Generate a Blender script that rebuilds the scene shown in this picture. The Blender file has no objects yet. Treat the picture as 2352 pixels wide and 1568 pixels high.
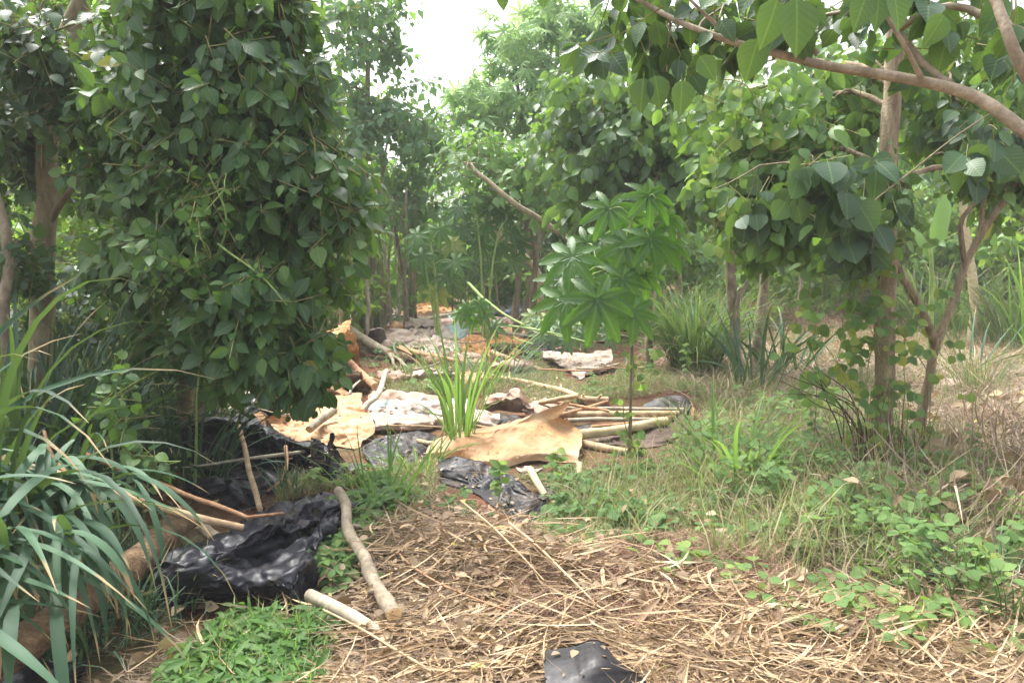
import bpy, math, random
import numpy as np
from mathutils import Vector

# ------------------------------------------------------------------ camera, world, sun, exposure
scene = bpy.context.scene
COL = scene.collection
CAM_H = 1.55
PITCH = math.radians(6.7)
F = 1898.0            # focal length in units of a 2352 x 1568 picture
cd = bpy.data.cameras.new('camera')
cam = bpy.data.objects.new('camera', cd); COL.objects.link(cam)
cam.location = (0, 0, CAM_H)
cam.rotation_euler = (math.radians(90) - PITCH, 0, 0)
cd.sensor_width = 36.0; cd.lens = 36.0 * F / 2352.0
cd.clip_start = 0.05; cd.clip_end = 1000
scene.camera = cam

SUN_EL, SUN_AZ = math.radians(64), math.radians(-42)   # azimuth from +Y, negative = to the left
w = bpy.data.worlds.new('World'); scene.world = w; w.use_nodes = True
nt = w.node_tree; bg = nt.nodes['Background']
sky = nt.nodes.new('ShaderNodeTexSky'); sky.sky_type = 'NISHITA'; sky.sun_disc = False
sky.sun_elevation = SUN_EL; sky.sun_rotation = SUN_AZ
sky.air_density = 1.0; sky.dust_density = 6.0; sky.ozone_density = 0.6
hs = nt.nodes.new('ShaderNodeHueSaturation'); hs.inputs['Saturation'].default_value = 0.32
hs.inputs['Value'].default_value = 1.0
nt.links.new(sky.outputs[0], hs.inputs['Color']); nt.links.new(hs.outputs[0], bg.inputs['Color'])
bg.inputs['Strength'].default_value = 0.15
sl = bpy.data.lights.new('sun', 'SUN'); sl.energy = 1.5; sl.angle = math.radians(18); sl.color = (1, .985, .94)
so = bpy.data.objects.new('sun', sl); COL.objects.link(so)
sd = Vector((math.sin(SUN_AZ)*math.cos(SUN_EL), math.cos(SUN_AZ)*math.cos(SUN_EL), math.sin(SUN_EL)))
so.rotation_euler = sd.to_track_quat('Z', 'Y').to_euler()
so.location = (0, 0, 20)
scene.view_settings.view_transform = 'Standard'; scene.view_settings.look = 'None'
scene.view_settings.exposure = 1.92; scene.view_settings.gamma = 1
scene.cycles.max_bounces = 7; scene.cycles.diffuse_bounces = 4; scene.cycles.transmission_bounces = 6
scene.cycles.transparent_max_bounces = 4

# ------------------------------------------------------------------ picture point -> place
CT, ST = math.cos(PITCH), math.sin(PITCH)
def ray(px, py):
    x = (px - 1176) / F; u = -(py - 784) / F
    return np.array([x, CT + u*ST, -ST + u*CT])
def D(px, py, d):
    r = ray(px, py); return np.array([0, 0, CAM_H]) + r * (d / r[1])
def G(px, py, z=0.0):
    r = ray(px, py); return np.array([0, 0, CAM_H]) + r * ((z - CAM_H) / r[2])
def proj(P):
    P = np.asarray(P, float); v = P - np.array([0, 0, CAM_H])
    f = v[..., 1]*CT - v[..., 2]*ST; u = v[..., 1]*ST + v[..., 2]*CT
    f = np.where(f < 1e-3, 1e-3, f)
    return 1176 + F*v[..., 0]/f, 784 - F*u/f
def M(px, d): return px * d / F       # picture units -> metres at distance d

# ------------------------------------------------------------------ noise
def _h(ix, iy, iz, s):
    n = (ix*374761393 + iy*668265263 + iz*2147483647 + s*974634777) & 0xffffffff
    n = ((n ^ (n >> 13)) * 1274126177) & 0xffffffff
    n = ((n ^ (n >> 16)) * 2246822519) & 0xffffffff
    return ((n ^ (n >> 15)) & 0xffffff) / 0xffffff
def noise(P, f=1.0, s=0):
    P = np.asarray(P, float)*f + 1000.5; i = np.floor(P).astype(np.int64); t = P - i; t = t*t*(3-2*t)
    r = 0
    for dx in (0, 1):
        for dy in (0, 1):
            for dz in (0, 1):
                wgt = (t[..., 0] if dx else 1-t[..., 0])*(t[..., 1] if dy else 1-t[..., 1])*(t[..., 2] if dz else 1-t[..., 2])
                r = r + wgt*_h(i[..., 0]+dx, i[..., 1]+dy, i[..., 2]+dz, s)
    return r
def noise2(x, y, f=1.0, s=0):
    return noise(np.stack([np.asarray(x, float), np.asarray(y, float), np.zeros_like(np.asarray(x, float))], -1), f, s)
def gz(x, y):          # height of the ground
    x = np.asarray(x, float); y = np.asarray(y, float)
    r = (noise2(x, y, .55, 3)-.5)*.10 + (noise2(x, y, 1.7, 4)-.5)*.05 + (noise2(x, y, 6, 5)-.5)*.02
    far = np.clip((y-8)/20, 0, 1)
    return r*(1+far)
def norm(v): return v/np.maximum(np.linalg.norm(v, axis=-1, keepdims=True), 1e-9)

# ------------------------------------------------------------------ objects, tags
def tag(o, label=None, cat=None, group=None, kind=None):
    if label: o['label'] = label
    if cat: o['category'] = cat
    if group: o['group'] = group
    if kind: o['kind'] = kind
    return o
def empty(name, loc, label, cat, group=None):
    o = bpy.data.objects.new(name, None); COL.objects.link(o); o.location = tuple(loc)
    o.empty_display_size = .1
    return tag(o, label, cat, group)

class Geo:
    """collects triangles/quads; build() links them as ONE mesh object"""
    def __init__(s): s.V = []; s.F3 = []; s.M3 = []; s.F4 = []; s.M4 = []; s.T = []; s.U = []; s.n = 0
    def add(s, V, F, mat=0, tint=None, uv=None):
        V = np.asarray(V, float).reshape(-1, 3); F = np.asarray(F, np.int64) + s.n
        s.V.append(V); k = len(V)
        s.T.append(np.full(k, .5) if tint is None else np.broadcast_to(tint, (k,)))
        s.U.append(np.zeros((k, 2)) if uv is None else uv)
        if F.shape[1] == 3: s.F3.append(F); s.M3.append(np.full(len(F), mat))
        else: s.F4.append(F); s.M4.append(np.full(len(F), mat))
        s.n += k
    def build(s, name, mats, parent=None, smooth=True, origin=None, off0=None):
        me = bpy.data.meshes.new(name)
        V = np.concatenate(s.V); off = np.zeros(3)
        if off0 is not None: off = np.array(off0)
        elif parent is not None: off = np.array(parent.location)
        elif origin is not None: off = np.asarray(origin, float)
        V = V - off
        F3 = np.concatenate(s.F3) if s.F3 else np.zeros((0, 3), np.int64)
        F4 = np.concatenate(s.F4) if s.F4 else np.zeros((0, 4), np.int64)
        mi = np.concatenate(s.M3 + s.M4)
        me.vertices.add(len(V)); me.vertices.foreach_set('co', V.astype(np.float32).ravel())
        nl = F3.size + F4.size
        me.loops.add(nl); lv = np.concatenate([F3.ravel(), F4.ravel()]).astype(np.int32)
        me.loops.foreach_set('vertex_index', lv)
        me.polygons.add(len(F3)+len(F4))
        ls = np.concatenate([np.arange(len(F3))*3, F3.size + np.arange(len(F4))*4]).astype(np.int32)
        me.polygons.foreach_set('loop_start', ls)
        me.polygons.foreach_set('material_index', mi.astype(np.int32))
        me.polygons.foreach_set('use_smooth', np.full(len(mi), smooth))
        for m in (mats if isinstance(mats, (list, tuple)) else [mats]): me.materials.append(m)
        a = me.attributes.new('tint', 'FLOAT', 'POINT'); a.data.foreach_set('value', np.concatenate(s.T).astype(np.float32))
        U = np.concatenate(s.U)
        uvl = me.uv_layers.new(name='UVMap'); uvl.data.foreach_set('uv', U[lv].astype(np.float32).ravel())
        me.update(calc_edges=True); me.validate()
        o = bpy.data.objects.new(name, me); COL.objects.link(o)
        if parent is not None: o.parent = parent
        else: o.location = tuple(off)
        return o

# ------------------------------------------------------------------ materials
def mk(name):
    m = bpy.data.materials.new(name); m.use_nodes = True
    n = m.node_tree; p = n.nodes['Principled BSDF']; return m, n, p
def ramp(n, stops, fac, interp='LINEAR'):
    r = n.nodes.new('ShaderNodeValToRGB'); e = r.color_ramp.elements
    r.color_ramp.interpolation = interp
    e[0].position, e[0].color = stops[0][0], (*stops[0][1], 1)
    e[1].position, e[1].color = stops[-1][0], (*stops[-1][1], 1)
    for pos, c in stops[1:-1]:
        x = e.new(pos); x.color = (*c, 1)
    n.links.new(fac, r.inputs[0]); return r
def ntex(n, scale, detail=4, rough=.6, vec=None, dist=0):
    t = n.nodes.new('ShaderNodeTexNoise'); t.inputs['Scale'].default_value = scale
    t.inputs['Detail'].default_value = detail; t.inputs['Roughness'].default_value = rough
    t.inputs['Distortion'].default_value = dist
    if vec is not None: n.links.new(vec, t.inputs['Vector'])
    return t
def mixc(n, fac, a, b, mode='MIX'):
    x = n.nodes.new('ShaderNodeMix'); x.data_type = 'RGBA'; x.blend_type = mode
    for s, v in ((x.inputs[0], fac), (x.inputs[6], a), (x.inputs[7], b)):
        if hasattr(v, 'links'): n.links.new(v, s)
        elif isinstance(v, (int, float)): s.default_value = v
        else: s.default_value = (*v, 1)
    return x.outputs[2]
def bump(n, p, h, strength=.4, dist=.01):
    b = n.nodes.new('ShaderNodeBump'); b.inputs['Strength'].default_value = strength
    b.inputs['Distance'].default_value = dist; n.links.new(h, b.inputs['Height']); n.links.new(b.outputs[0], p.inputs['Normal'])
    return b
def objco(n):
    t = n.nodes.new('ShaderNodeTexCoord'); return t.outputs['Object']

def leaf_mat(name, cols, rough=.42, trans=.35, tcol=(.25, .45, .05), vein=True, spec=.5, old=(.38, .34, .06), tip=0):
    m, n, p = mk(name)
    a = n.nodes.new('ShaderNodeAttribute'); a.attribute_name = 'tint'
    k = len(cols); st = [(i/(k-1)*.93, c) for i, c in enumerate(cols)]+([(1, old)] if old else [(1, cols[-1])]); r = ramp(n, st, a.outputs['Fac'])
    col = r.outputs[0]
    if tip:
        uv = n.nodes.new('ShaderNodeTexCoord').outputs['UV']; sp = n.nodes.new('ShaderNodeSeparateXYZ'); n.links.new(uv, sp.inputs[0])
        am = n.nodes.new('ShaderNodeMath'); am.operation = 'MULTIPLY_ADD'; am.inputs[1].default_value = .22; n.links.new(a.outputs['Fac'], am.inputs[0]); n.links.new(sp.outputs[1], am.inputs[2])
        rt = ramp(n, [(.93, (0, 0, 0)), (1.0, (1, 1, 1))], am.outputs[0]); col = mixc(n, rt.outputs[0], col, (.30, .22, .11))
    t = ntex(n, 9, 3, .6, objco(n))
    col = mixc(n, t.outputs[0], mixc(n, .35, col, (.6, .6, .6), 'MULTIPLY'), col)
    if vein:
        uv = n.nodes.new('ShaderNodeTexCoord').outputs['UV']
        sep = n.nodes.new('ShaderNodeSeparateXYZ'); n.links.new(uv, sep.inputs[0])
        ab = n.nodes.new('ShaderNodeMath'); ab.operation = 'ABSOLUTE'; n.links.new(sep.outputs[0], ab.inputs[0])
        lt = n.nodes.new('ShaderNodeMath'); lt.operation = 'LESS_THAN'; lt.inputs[1].default_value = .022; n.links.new(ab.outputs[0], lt.inputs[0])
        # side veins
        ad = n.nodes.new('ShaderNodeMath'); ad.operation = 'MULTIPLY_ADD'; ad.inputs[1].default_value = -.9
        n.links.new(ab.outputs[0], ad.inputs[0]); n.links.new(sep.outputs[1], ad.inputs[2])
        fr = n.nodes.new('ShaderNodeMath'); fr.operation = 'PINGPONG'; fr.inputs[1].default_value = .07; n.links.new(ad.outputs[0], fr.inputs[0])
        l2 = n.nodes.new('ShaderNodeMath'); l2.operation = 'LESS_THAN'; l2.inputs[1].default_value = .009; n.links.new(fr.outputs[0], l2.inputs[0])
        h = n.nodes.new('ShaderNodeMath'); h.operation = 'MULTIPLY'; h.inputs[1].default_value = .3; n.links.new(l2.outputs[0], h.inputs[0])
        mx = n.nodes.new('ShaderNodeMath'); mx.operation = 'MAXIMUM'; n.links.new(lt.outputs[0], mx.inputs[0]); n.links.new(h.outputs[0], mx.inputs[1])
        h2 = n.nodes.new('ShaderNodeMath'); h2.operation = 'MULTIPLY'; h2.inputs[1].default_value = .38; n.links.new(mx.outputs[0], h2.inputs[0])
        col = mixc(n, h2.outputs[0], col, (.16, .26, .07))
        bump(n, p, fr.outputs[0], .5, .02)
    n.links.new(col, p.inputs['Base Color'])
    p.inputs['Roughness'].default_value = rough; p.inputs['Specular IOR Level'].default_value = spec
    tr = n.nodes.new('ShaderNodeBsdfTranslucent')
    tc = mixc(n, .75, col, tcol); n.links.new(tc, tr.inputs['Color'])
    ms = n.nodes.new('ShaderNodeMixShader'); ms.inputs[0].default_value = trans
    out = n.nodes['Material Output']
    n.links.new(p.outputs[0], ms.inputs[1]); n.links.new(tr.outputs[0], ms.inputs[2]); n.links.new(ms.outputs[0], out.inputs[0])
    return m

def bark_mat(name, c1, c2, c3, scale=14, stretch=.25, bstr=.6, bd=.01, rough=.85):
    c1, c2, c3 = [(c[0]*1.55, c[1]*1.62, c[2]*1.6) for c in (c1, c2, c3)]
    m, n, p = mk(name)
    mp = n.nodes.new('ShaderNodeMapping'); mp.inputs['Scale'].default_value = (1, 1, stretch); n.links.new(objco(n), mp.inputs[0])
    t = ntex(n, scale, 6, .65, mp.outputs[0], .3); t2 = ntex(n, 2.5, 3, .6, objco(n)); t3 = ntex(n, 70, 3, .6, objco(n))
    r = ramp(n, [(.3, c1), (.55, c2), (.8, c3)], t.outputs[0])
    c = mixc(n, .8, r.outputs[0], mixc(n, t2.outputs[0], (.55, .5, .45), (1.25, 1.25, 1.2)), 'MULTIPLY')
    c = mixc(n, .5, c, mixc(n, t3.outputs[0], (.6, .6, .6), (1.3, 1.3, 1.3)), 'MULTIPLY')
    n.links.new(c, p.inputs['Base Color']); p.inputs['Roughness'].default_value = rough
    p.inputs['Specular IOR Level'].default_value = .25
    ad = n.nodes.new('ShaderNodeMath'); ad.operation = 'ADD'; n.links.new(t.outputs[0], ad.inputs[0]); n.links.new(t3.outputs[0], ad.inputs[1])
    bump(n, p, ad.outputs[0], bstr, bd)
    return m

def sheet_mat(name, cols, scale=4, rough=.75, spec=.3, spots=None, spotcol=None, bd=.004, weave=0, coat=0, crk=.35):
    m, n, p = mk(name)
    co = objco(n)
    t = ntex(n, scale, 7, .68, co, .6); t2 = ntex(n, scale*6, 4, .6, co); t3 = ntex(n, scale*.6, 2, .5, co)
    k = len(cols); r = ramp(n, [(.28+.44*i/(k-1), c) for i, c in enumerate(cols)], t.outputs[0])
    c = mixc(n, .45, r.outputs[0], mixc(n, t2.outputs[0], (.55, .5, .45), (1.3, 1.3, 1.3)), 'MULTIPLY')
    if spots:
        r2 = ramp(n, [(spots, (0, 0, 0)), (spots+.05, (1, 1, 1))], t3.outputs[0])
        t4 = ntex(n, 60, 2, .5, co); r3 = ramp(n, [(.42, (0, 0, 0)), (.55, (1, 1, 1))], t4.outputs[0])
        f = mixc(n, 1.0, r2.outputs[0], r3.outputs[0], 'MULTIPLY')
        c = mixc(n, f, c, spotcol)
    n.links.new(c, p.inputs['Base Color'])
    rr = ramp(n, [(.3, (rough*.75,)*3), (.7, (min(1, rough*1.25),)*3)], t2.outputs[0])
    n.links.new(rr.outputs[0], p.inputs['Roughness']); p.inputs['Specular IOR Level'].default_value = spec
    wr = n.nodes.new('ShaderNodeTexNoise'); wr.noise_type = 'RIDGED_MULTIFRACTAL'; wr.inputs['Scale'].default_value = 7; wr.inputs['Detail'].default_value = 3; wr.inputs['Distortion'].default_value = .8; n.links.new(co, wr.inputs['Vector'])
    b0 = None
    for sc, dd in ((7, .035), (17, .014)):
        dn = ntex(n, sc*.5, 2, .5, co); ad = n.nodes.new('ShaderNodeVectorMath'); ad.operation = 'MULTIPLY_ADD'
        n.links.new(dn.outputs['Color'], ad.inputs[0]); ad.inputs[1].default_value = (.18, .18, .18); n.links.new(co, ad.inputs[2])
        vo = n.nodes.new('ShaderNodeTexVoronoi'); vo.inputs['Scale'].default_value = sc; n.links.new(ad.outputs[0], vo.inputs['Vector'])
        bb = n.nodes.new('ShaderNodeBump'); bb.inputs['Strength'].default_value = crk; bb.inputs['Distance'].default_value = dd
        n.links.new(vo.outputs['Distance'], bb.inputs['Height'])
        if b0: n.links.new(b0.outputs[0], bb.inputs['Normal'])
        b0 = bb
    b1 = bump(n, p, wr.outputs[0], .55, bd*4); n.links.new(b0.outputs[0], b1.inputs['Normal'])
    b2 = n.nodes.new('ShaderNodeBump'); b2.inputs['Strength'].default_value = .4; b2.inputs['Distance'].default_value = bd; n.links.new(t2.outputs[0], b2.inputs['Height']); n.links.new(b1.outputs[0], b2.inputs['Normal']); n.links.new(b2.outputs[0], p.inputs['Normal'])
    return m

MAT = {}
# leaves
MAT['shrub'] = leaf_mat('broad_leaf_green', [(.013, .042, .016), (.022, .07, .021), (.038, .105, .025), (.085, .17, .032)], .42, .30, spec=.4)
MAT['dark'] = leaf_mat('dark_leaf_green', [(.014, .042, .02), (.024, .068, .028), (.04, .10, .035)], .42, .25, vein=False)
MAT['far_dark'] = leaf_mat('haze_paled_leaf_green', [(.06, .135, .075), (.09, .185, .09), (.14, .26, .11)], .5, .45, vein=False)  # far haze is put into the leaf colour by paling it
MAT['light'] = leaf_mat('light_leaf_green', [(.08, .17, .05), (.11, .23, .06), (.17, .31, .09)], .5, .5, vein=False)  # light green of its own, paled further to carry far haze
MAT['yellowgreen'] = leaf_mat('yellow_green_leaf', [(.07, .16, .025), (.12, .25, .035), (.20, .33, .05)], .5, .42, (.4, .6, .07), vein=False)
MAT['airy'] = leaf_mat('glare_paled_leaf_green', [(.13, .25, .10), (.19, .34, .13), (.27, .42, .18)], .5, .55, (.45, .65, .2), vein=False)  # glare of the sky behind this crown is put into the leaf colour
MAT['mid'] = leaf_mat('hanging_leaf_green', [(.025, .065, .03), (.04, .10, .035), (.07, .16, .04), (.13, .25, .05)], .42, .36, (.3, .5, .06))
MAT['near'] = leaf_mat('near_leaf_green', [(.018, .045, .028), (.03, .07, .034), (.055, .12, .036)], .45, .22, (.22, .38, .05), spec=.35)
MAT['castor'] = leaf_mat('palmate_leaf_green', [(.013, .052, .007), (.021, .078, .01), (.036, .115, .014)], .5, .38, (.25, .55, .04))
MAT['wilt'] = leaf_mat('wilted_leaf_green', [(.06, .13, .06), (.10, .19, .09), (.15, .24, .12)], .6, .2)
MAT['vine'] = leaf_mat('vine_leaf_green', [(.06, .12, .045), (.09, .17, .06), (.15, .25, .075), (.30, .33, .07)], .6, .36, (.35, .55, .08), spec=.2)
MAT['herb'] = leaf_mat('herb_leaf_green', [(.03, .085, .016), (.055, .135, .024), (.11, .21, .04)], .55, .3, vein=False, spec=.25)
MAT['dead'] = leaf_mat('dead_leaf_brown', [(.13, .085, .045), (.27, .19, .11), (.42, .32, .20)], .7, .15, (.4, .25, .1), vein=False)
def grass_mat(name, cols, rough=.5, trans=.3, tcol=(.3, .5, .08)):
    return leaf_mat(name, cols, rough, trans, tcol, vein=False, spec=.3, old=None, tip=1)
MAT['g_blue'] = grass_mat('bluish_grass', [(.012, .036, .018), (.024, .064, .034), (.042, .10, .052), (.065, .135, .07)], .6, .12)
MAT['g_bright'] = grass_mat('bright_grass', [(.045, .11, .025), (.08, .18, .038), (.16, .27, .065)], .45, .4)
MAT['g_old'] = grass_mat('tufted_old_grass', [(.14, .10, .05), (.08, .12, .045), (.055, .11, .045), (.12, .18, .07)], .6, .25)
MAT['g_short'] = grass_mat('short_grass', [(.36, .28, .17), (.30, .25, .14), (.22, .22, .10), (.13, .20, .07)], .65, .25)
MAT['straw'] = grass_mat('straw', [(.09, .052, .03), (.25, .165, .09), (.43, .30, .17), (.57, .43, .27)], .62, .12, (.6, .42, .2))
MAT['rust'] = grass_mat('reddish_straw', [(.09, .045, .03), (.20, .11, .075), (.34, .20, .14)], .75, .1, (.4, .2, .1))
MAT['straw_pale'] = grass_mat('pale_straw', [(.15, .10, .075), (.30, .22, .16), (.42, .33, .24)], .7, .12, (.5, .4, .2))
# barks
MAT['bark'] = bark_mat('bark_tan', (.09, .065, .042), (.20, .155, .105), (.36, .30, .21), 22, .22, .8, .014)
MAT['bark_dark'] = bark_mat('bark_dark', (.035, .026, .018), (.07, .05, .035), (.12, .09, .06))
MAT['bark_mid'] = bark_mat('bark_brown', (.09, .072, .046), (.17, .14, .09), (.26, .22, .15))
MAT['bark_smooth'] = bark_mat('bark_smooth', (.10, .078, .058), (.20, .16, .12), (.34, .29, .23), 16, .6, .5, .008, .65)
MAT['bark_pale'] = bark_mat('bark_pale', (.26, .20, .12), (.40, .33, .21), (.52, .45, .32), 9, 1.6, .3)
MAT['wood'] = bark_mat('stick_tan', (.20, .13, .08), (.36, .25, .16), (.50, .38, .26), 18, .6, .4, .004)
MAT['wood_red'] = bark_mat('stick_reddish', (.16, .08, .045), (.30, .17, .10), (.42, .27, .17), 18, .6, .4, .004)
MAT['wood_grey'] = bark_mat('stick_grey', (.16, .13, .10), (.28, .24, .19), (.42, .38, .32), 18, .6, .4, .004)
MAT['log'] = bark_mat('log_bark', (.05, .03, .02), (.16, .10, .06), (.34, .24, .15), 16, 1, .9, .02)
MAT['twig'] = bark_mat('twig', (.10, .09, .04), (.17, .16, .07), (.26, .24, .11), 20, 1, .2, .003)
MAT['stem_green'] = bark_mat('green_stem', (.10, .15, .05), (.18, .25, .08), (.28, .34, .14), 20, .4, .2, .003, .5)
MAT['cutwood'] = bark_mat('cut_wood', (.42, .27, .15), (.55, .38, .22), (.65, .48, .30), 30, 1, .2, .003)
# sheets
MAT['black'] = sheet_mat('black_plastic', [(.007, .007, .011), (.010, .011, .017), (.020, .020, .028)], 5, .43, .30, .62, (.05, .038, .03), .002, crk=.0)  # faint bluish sheen is mixed into the base colours
MAT['black_dull'] = sheet_mat('dusty_black_plastic', [(.010, .010, .012), (.020, .019, .021), (.042, .037, .035)], 6, .50, .28, .58, (.08, .06, .05), .002, crk=.03)
MAT['tan'] = sheet_mat('tan_tarpaulin', [(.37, .18, .075), (.45, .255, .125), (.50, .32, .18), (.54, .42, .30)], 2.6, .72, .3, .66, (.36, .22, .12))
MAT['tan_orange'] = sheet_mat('orange_tarpaulin', [(.30, .12, .045), (.50, .24, .09), (.66, .38, .18)], 4, .7, .3)
MAT['white_sheet'] = sheet_mat('dirty_white_sheet', [(.25, .15, .10), (.36, .27, .21), (.43, .36, .31), (.48, .43, .40)], 3.2, .75, .3)
MAT['pink_sheet'] = sheet_mat('pinkish_sheet', [(.27, .16, .11), (.37, .25, .19), (.44, .33, .27)], 5, .8, .25)
MAT['print_sheet'] = sheet_mat('printed_white_sack', [(.26, .18, .14), (.36, .29, .25), (.43, .39, .36)], 4, .7, .3, .50, (.22, .42, .40))
MAT['brown_mat'] = sheet_mat('brown_underlay', [(.045, .032, .027), (.09, .062, .05), (.16, .11, .09)], 4, .8, .25)
MAT['rag_blue'] = sheet_mat('blue_rag', [(.10, .13, .22), (.2, .26, .38), (.5, .52, .58)], 7, .8, .2)
# ground
m, n, p = mk('soil'); co = objco(n)
t1 = ntex(n, .9, 6, .65, co); t2 = ntex(n, 9, 8, .7, co); t3 = ntex(n, 60, 5, .7, co)
c = mixc(n, ramp(n, [(.42, (0, 0, 0)), (.6, (1, 1, 1))], t1.outputs[0]).outputs[0], (.15, .068, .042), (.12, .10, .055))
c = mixc(n, .8, c, ramp(n, [(.3, (.45, .42, .40)), (.7, (1.35, 1.3, 1.25))], t2.outputs[0]).outputs[0], 'MULTIPLY')
c = mixc(n, .7, c, ramp(n, [(.3, (.5, .5, .5)), (.7, (1.4, 1.35, 1.3))], t3.outputs[0]).outputs[0], 'MULTIPLY')
n.links.new(c, p.inputs['Base Color']); p.inputs['Roughness'].default_value = .95; p.inputs['Specular IOR Level'].default_value = .1
bump(n, p, t2.outputs[0], .8, .05)
MAT['soil'] = m

# ------------------------------------------------------------------ shape helpers
def crs(P, k):            # Catmull-Rom resample of a path to k points
    P = np.asarray(P, float)
    if len(P) == 2: t = np.linspace(0, 1, k)[:, None]; return P[0]*(1-t)+P[1]*t
    Q = np.concatenate([[2*P[0]-P[1]], P, [2*P[-1]-P[-2]]]); n = len(P)-1
    t = np.linspace(0, n-1e-6, k); i = t.astype(int); f = (t-i)[:, None]
    a, b, c, d = Q[i], Q[i+1], Q[i+2], Q[i+3]
    return .5*((2*b)+(-a+c)*f+(2*a-5*b+4*c-d)*f*f+(-a+3*b-3*c+d)*f**3)
def tube(g, pts, r0, r1, sides=10, k=None, mat=0, rn=.08, seed=0, wob=0, cap=None, nodes=None, flare=0):
    pts = np.asarray(pts, float); L = np.linalg.norm(np.diff(pts, axis=0), axis=1).sum()
    k = k or max(4, min(60, int(L/.06)))
    C = crs(pts, k); rs = np.random.RandomState(seed)
    if wob: C = C + (noise(C, 4, seed)[:, None]-.5)*wob*np.array([1, .6, .4]) + (noise(C, 9, seed+1)[:, None]-.5)*wob*.4*np.array([-.6, 1, .3])
    T = norm(np.gradient(C, axis=0)); up = np.array([.03, 1, .05]) if abs(T[0][1]) < .8 else np.array([1., 0, .1])
    A = norm(np.cross(T, up)); B = np.cross(T, A)
    s = np.linspace(0, 1, k); r = r0+(r1-r0)*s
    if flare: r = r*(1+flare*np.exp(-s*L/.12))
    if nodes:
        for q in np.arange(nodes*.6, L, nodes): r = r*(1+.16*np.exp(-((s*L-q)/.014)**2))
    th = np.arange(sides)*2*math.pi/sides
    R = r[:, None]*(1+rn*(rs.rand(k, sides)-.5)*.6+rn*2*(noise(np.stack([s[:, None]*L*6+0*th, np.cos(th)[None]+0*s[:, None], np.sin(th)[None]+0*s[:, None]], -1), 1, seed)-.5))
    V = C[:, None]+R[..., None]*(np.cos(th)[None, :, None]*A[:, None]+np.sin(th)[None, :, None]*B[:, None])
    i = np.arange(k-1)[:, None]*sides; j = np.arange(sides)[None]; j2 = (j+1) % sides
    Fq = np.stack([i+j, i+j2, i+sides+j2, i+sides+j], -1).reshape(-1, 4)
    g.add(V.reshape(-1, 3), Fq, mat, tint=.5)
    for e, c, rr in ((0, C[0], V[0]), (k-1, C[-1], V[-1])):
        VV = np.concatenate([rr, [c]]); F3 = np.stack([np.arange(sides), (np.arange(sides)+1) % sides, np.full(sides, sides)], -1)
        if e: F3 = F3[:, ::-1]
        g.add(VV, F3[:, ::-1], mat if cap is None else cap)
    return C
def prisms(g, A, B, r, mat=0, tint=.5):      # many thin straight 3-sided twigs at once
    A = np.asarray(A); B = np.asarray(B); n = len(A); d = norm(B-A)
    u = norm(np.cross(d, np.array([.3, .9, .1]))); v = np.cross(d, u); r = np.broadcast_to(r, (n,))[:, None]
    V = []
    for P, k in ((A, 1), (B, .6)):
        for a in (0, 2.094, 4.189): V.append(P+r*k*(math.cos(a)*u+math.sin(a)*v))
    V = np.stack(V, 1).reshape(-1, 3); b = (np.arange(n)*6)[:, None]
    Fq = np.concatenate([b+np.array([[0, 1, 4, 3]]), b+np.array([[1, 2, 5, 4]]), b+np.array([[2, 0, 3, 5]])])
    g.add(V, Fq, mat, tint)

def leaf_tpl(ys, ws, fold=.25, curl=.18, wave=0, petiole=0):
    ys = np.array(ys); ws = np.array(ws); k = len(ys)
    z = -curl*ys**2
    V = [(0, ys[i], z[i]) for i in range(k)]; L = []; R = []
    for i in range(1, k-1):
        zz = z[i]+fold*ws[i]+(wave*(1 if i % 2 else -1))
        L.append(len(V)); V.append((-ws[i], ys[i], zz)); R.append(len(V)); V.append((ws[i], ys[i], zz))
    Fc = []
    for S, sg in ((L, 1), (R, -1)):
        Fc.append([0, S[0], 1][::sg]); Fc.append([S[-1], k-1, k-2][::sg])
        for i in range(len(S)-1):
            a, b, c, d = i+1, S[i], S[i+1], i+2
            Fc += [[a, b, c][::sg], [a, c, d][::sg]]
    UV = [(v[0], v[1]) for v in V]
    if petiole:
        b = len(V); V += [(-.012, -petiole, .02), (.012, -petiole, .02), (.012, 0, 0), (-.012, 0, 0)]; UV += [(0, 0)]*4
        Fc += [[b, b+1, b+2], [b, b+2, b+3]]
    V = np.array(V); V[:, 1] += petiole
    return V, np.array(Fc), np.array(UV)
T_NEAR = leaf_tpl([0, .08, .24, .45, .68, .87, 1], [0, .20, .35, .36, .25, .10, 0], .3, .2, .012, .18)
T_SHRUB = leaf_tpl([0, .1, .32, .58, .82, 1], [0, .18, .31, .29, .15, 0], .3, .22, .01, .14)
T_MID = leaf_tpl([0, .18, .5, .8, 1], [0, .26, .35, .2, 0], .3, .25)
T_FAR = leaf_tpl([0, .45, 1], [0, .33, 0], .35, .25)
T_LANCE = leaf_tpl([0, .3, .7, 1], [0, .13, .11, 0], .3, .35)
T_ROUND = leaf_tpl([0, .1, .35, .62, .86, 1], [0, .3, .46, .42, .22, 0], .2, .15, .01, .2)

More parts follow.
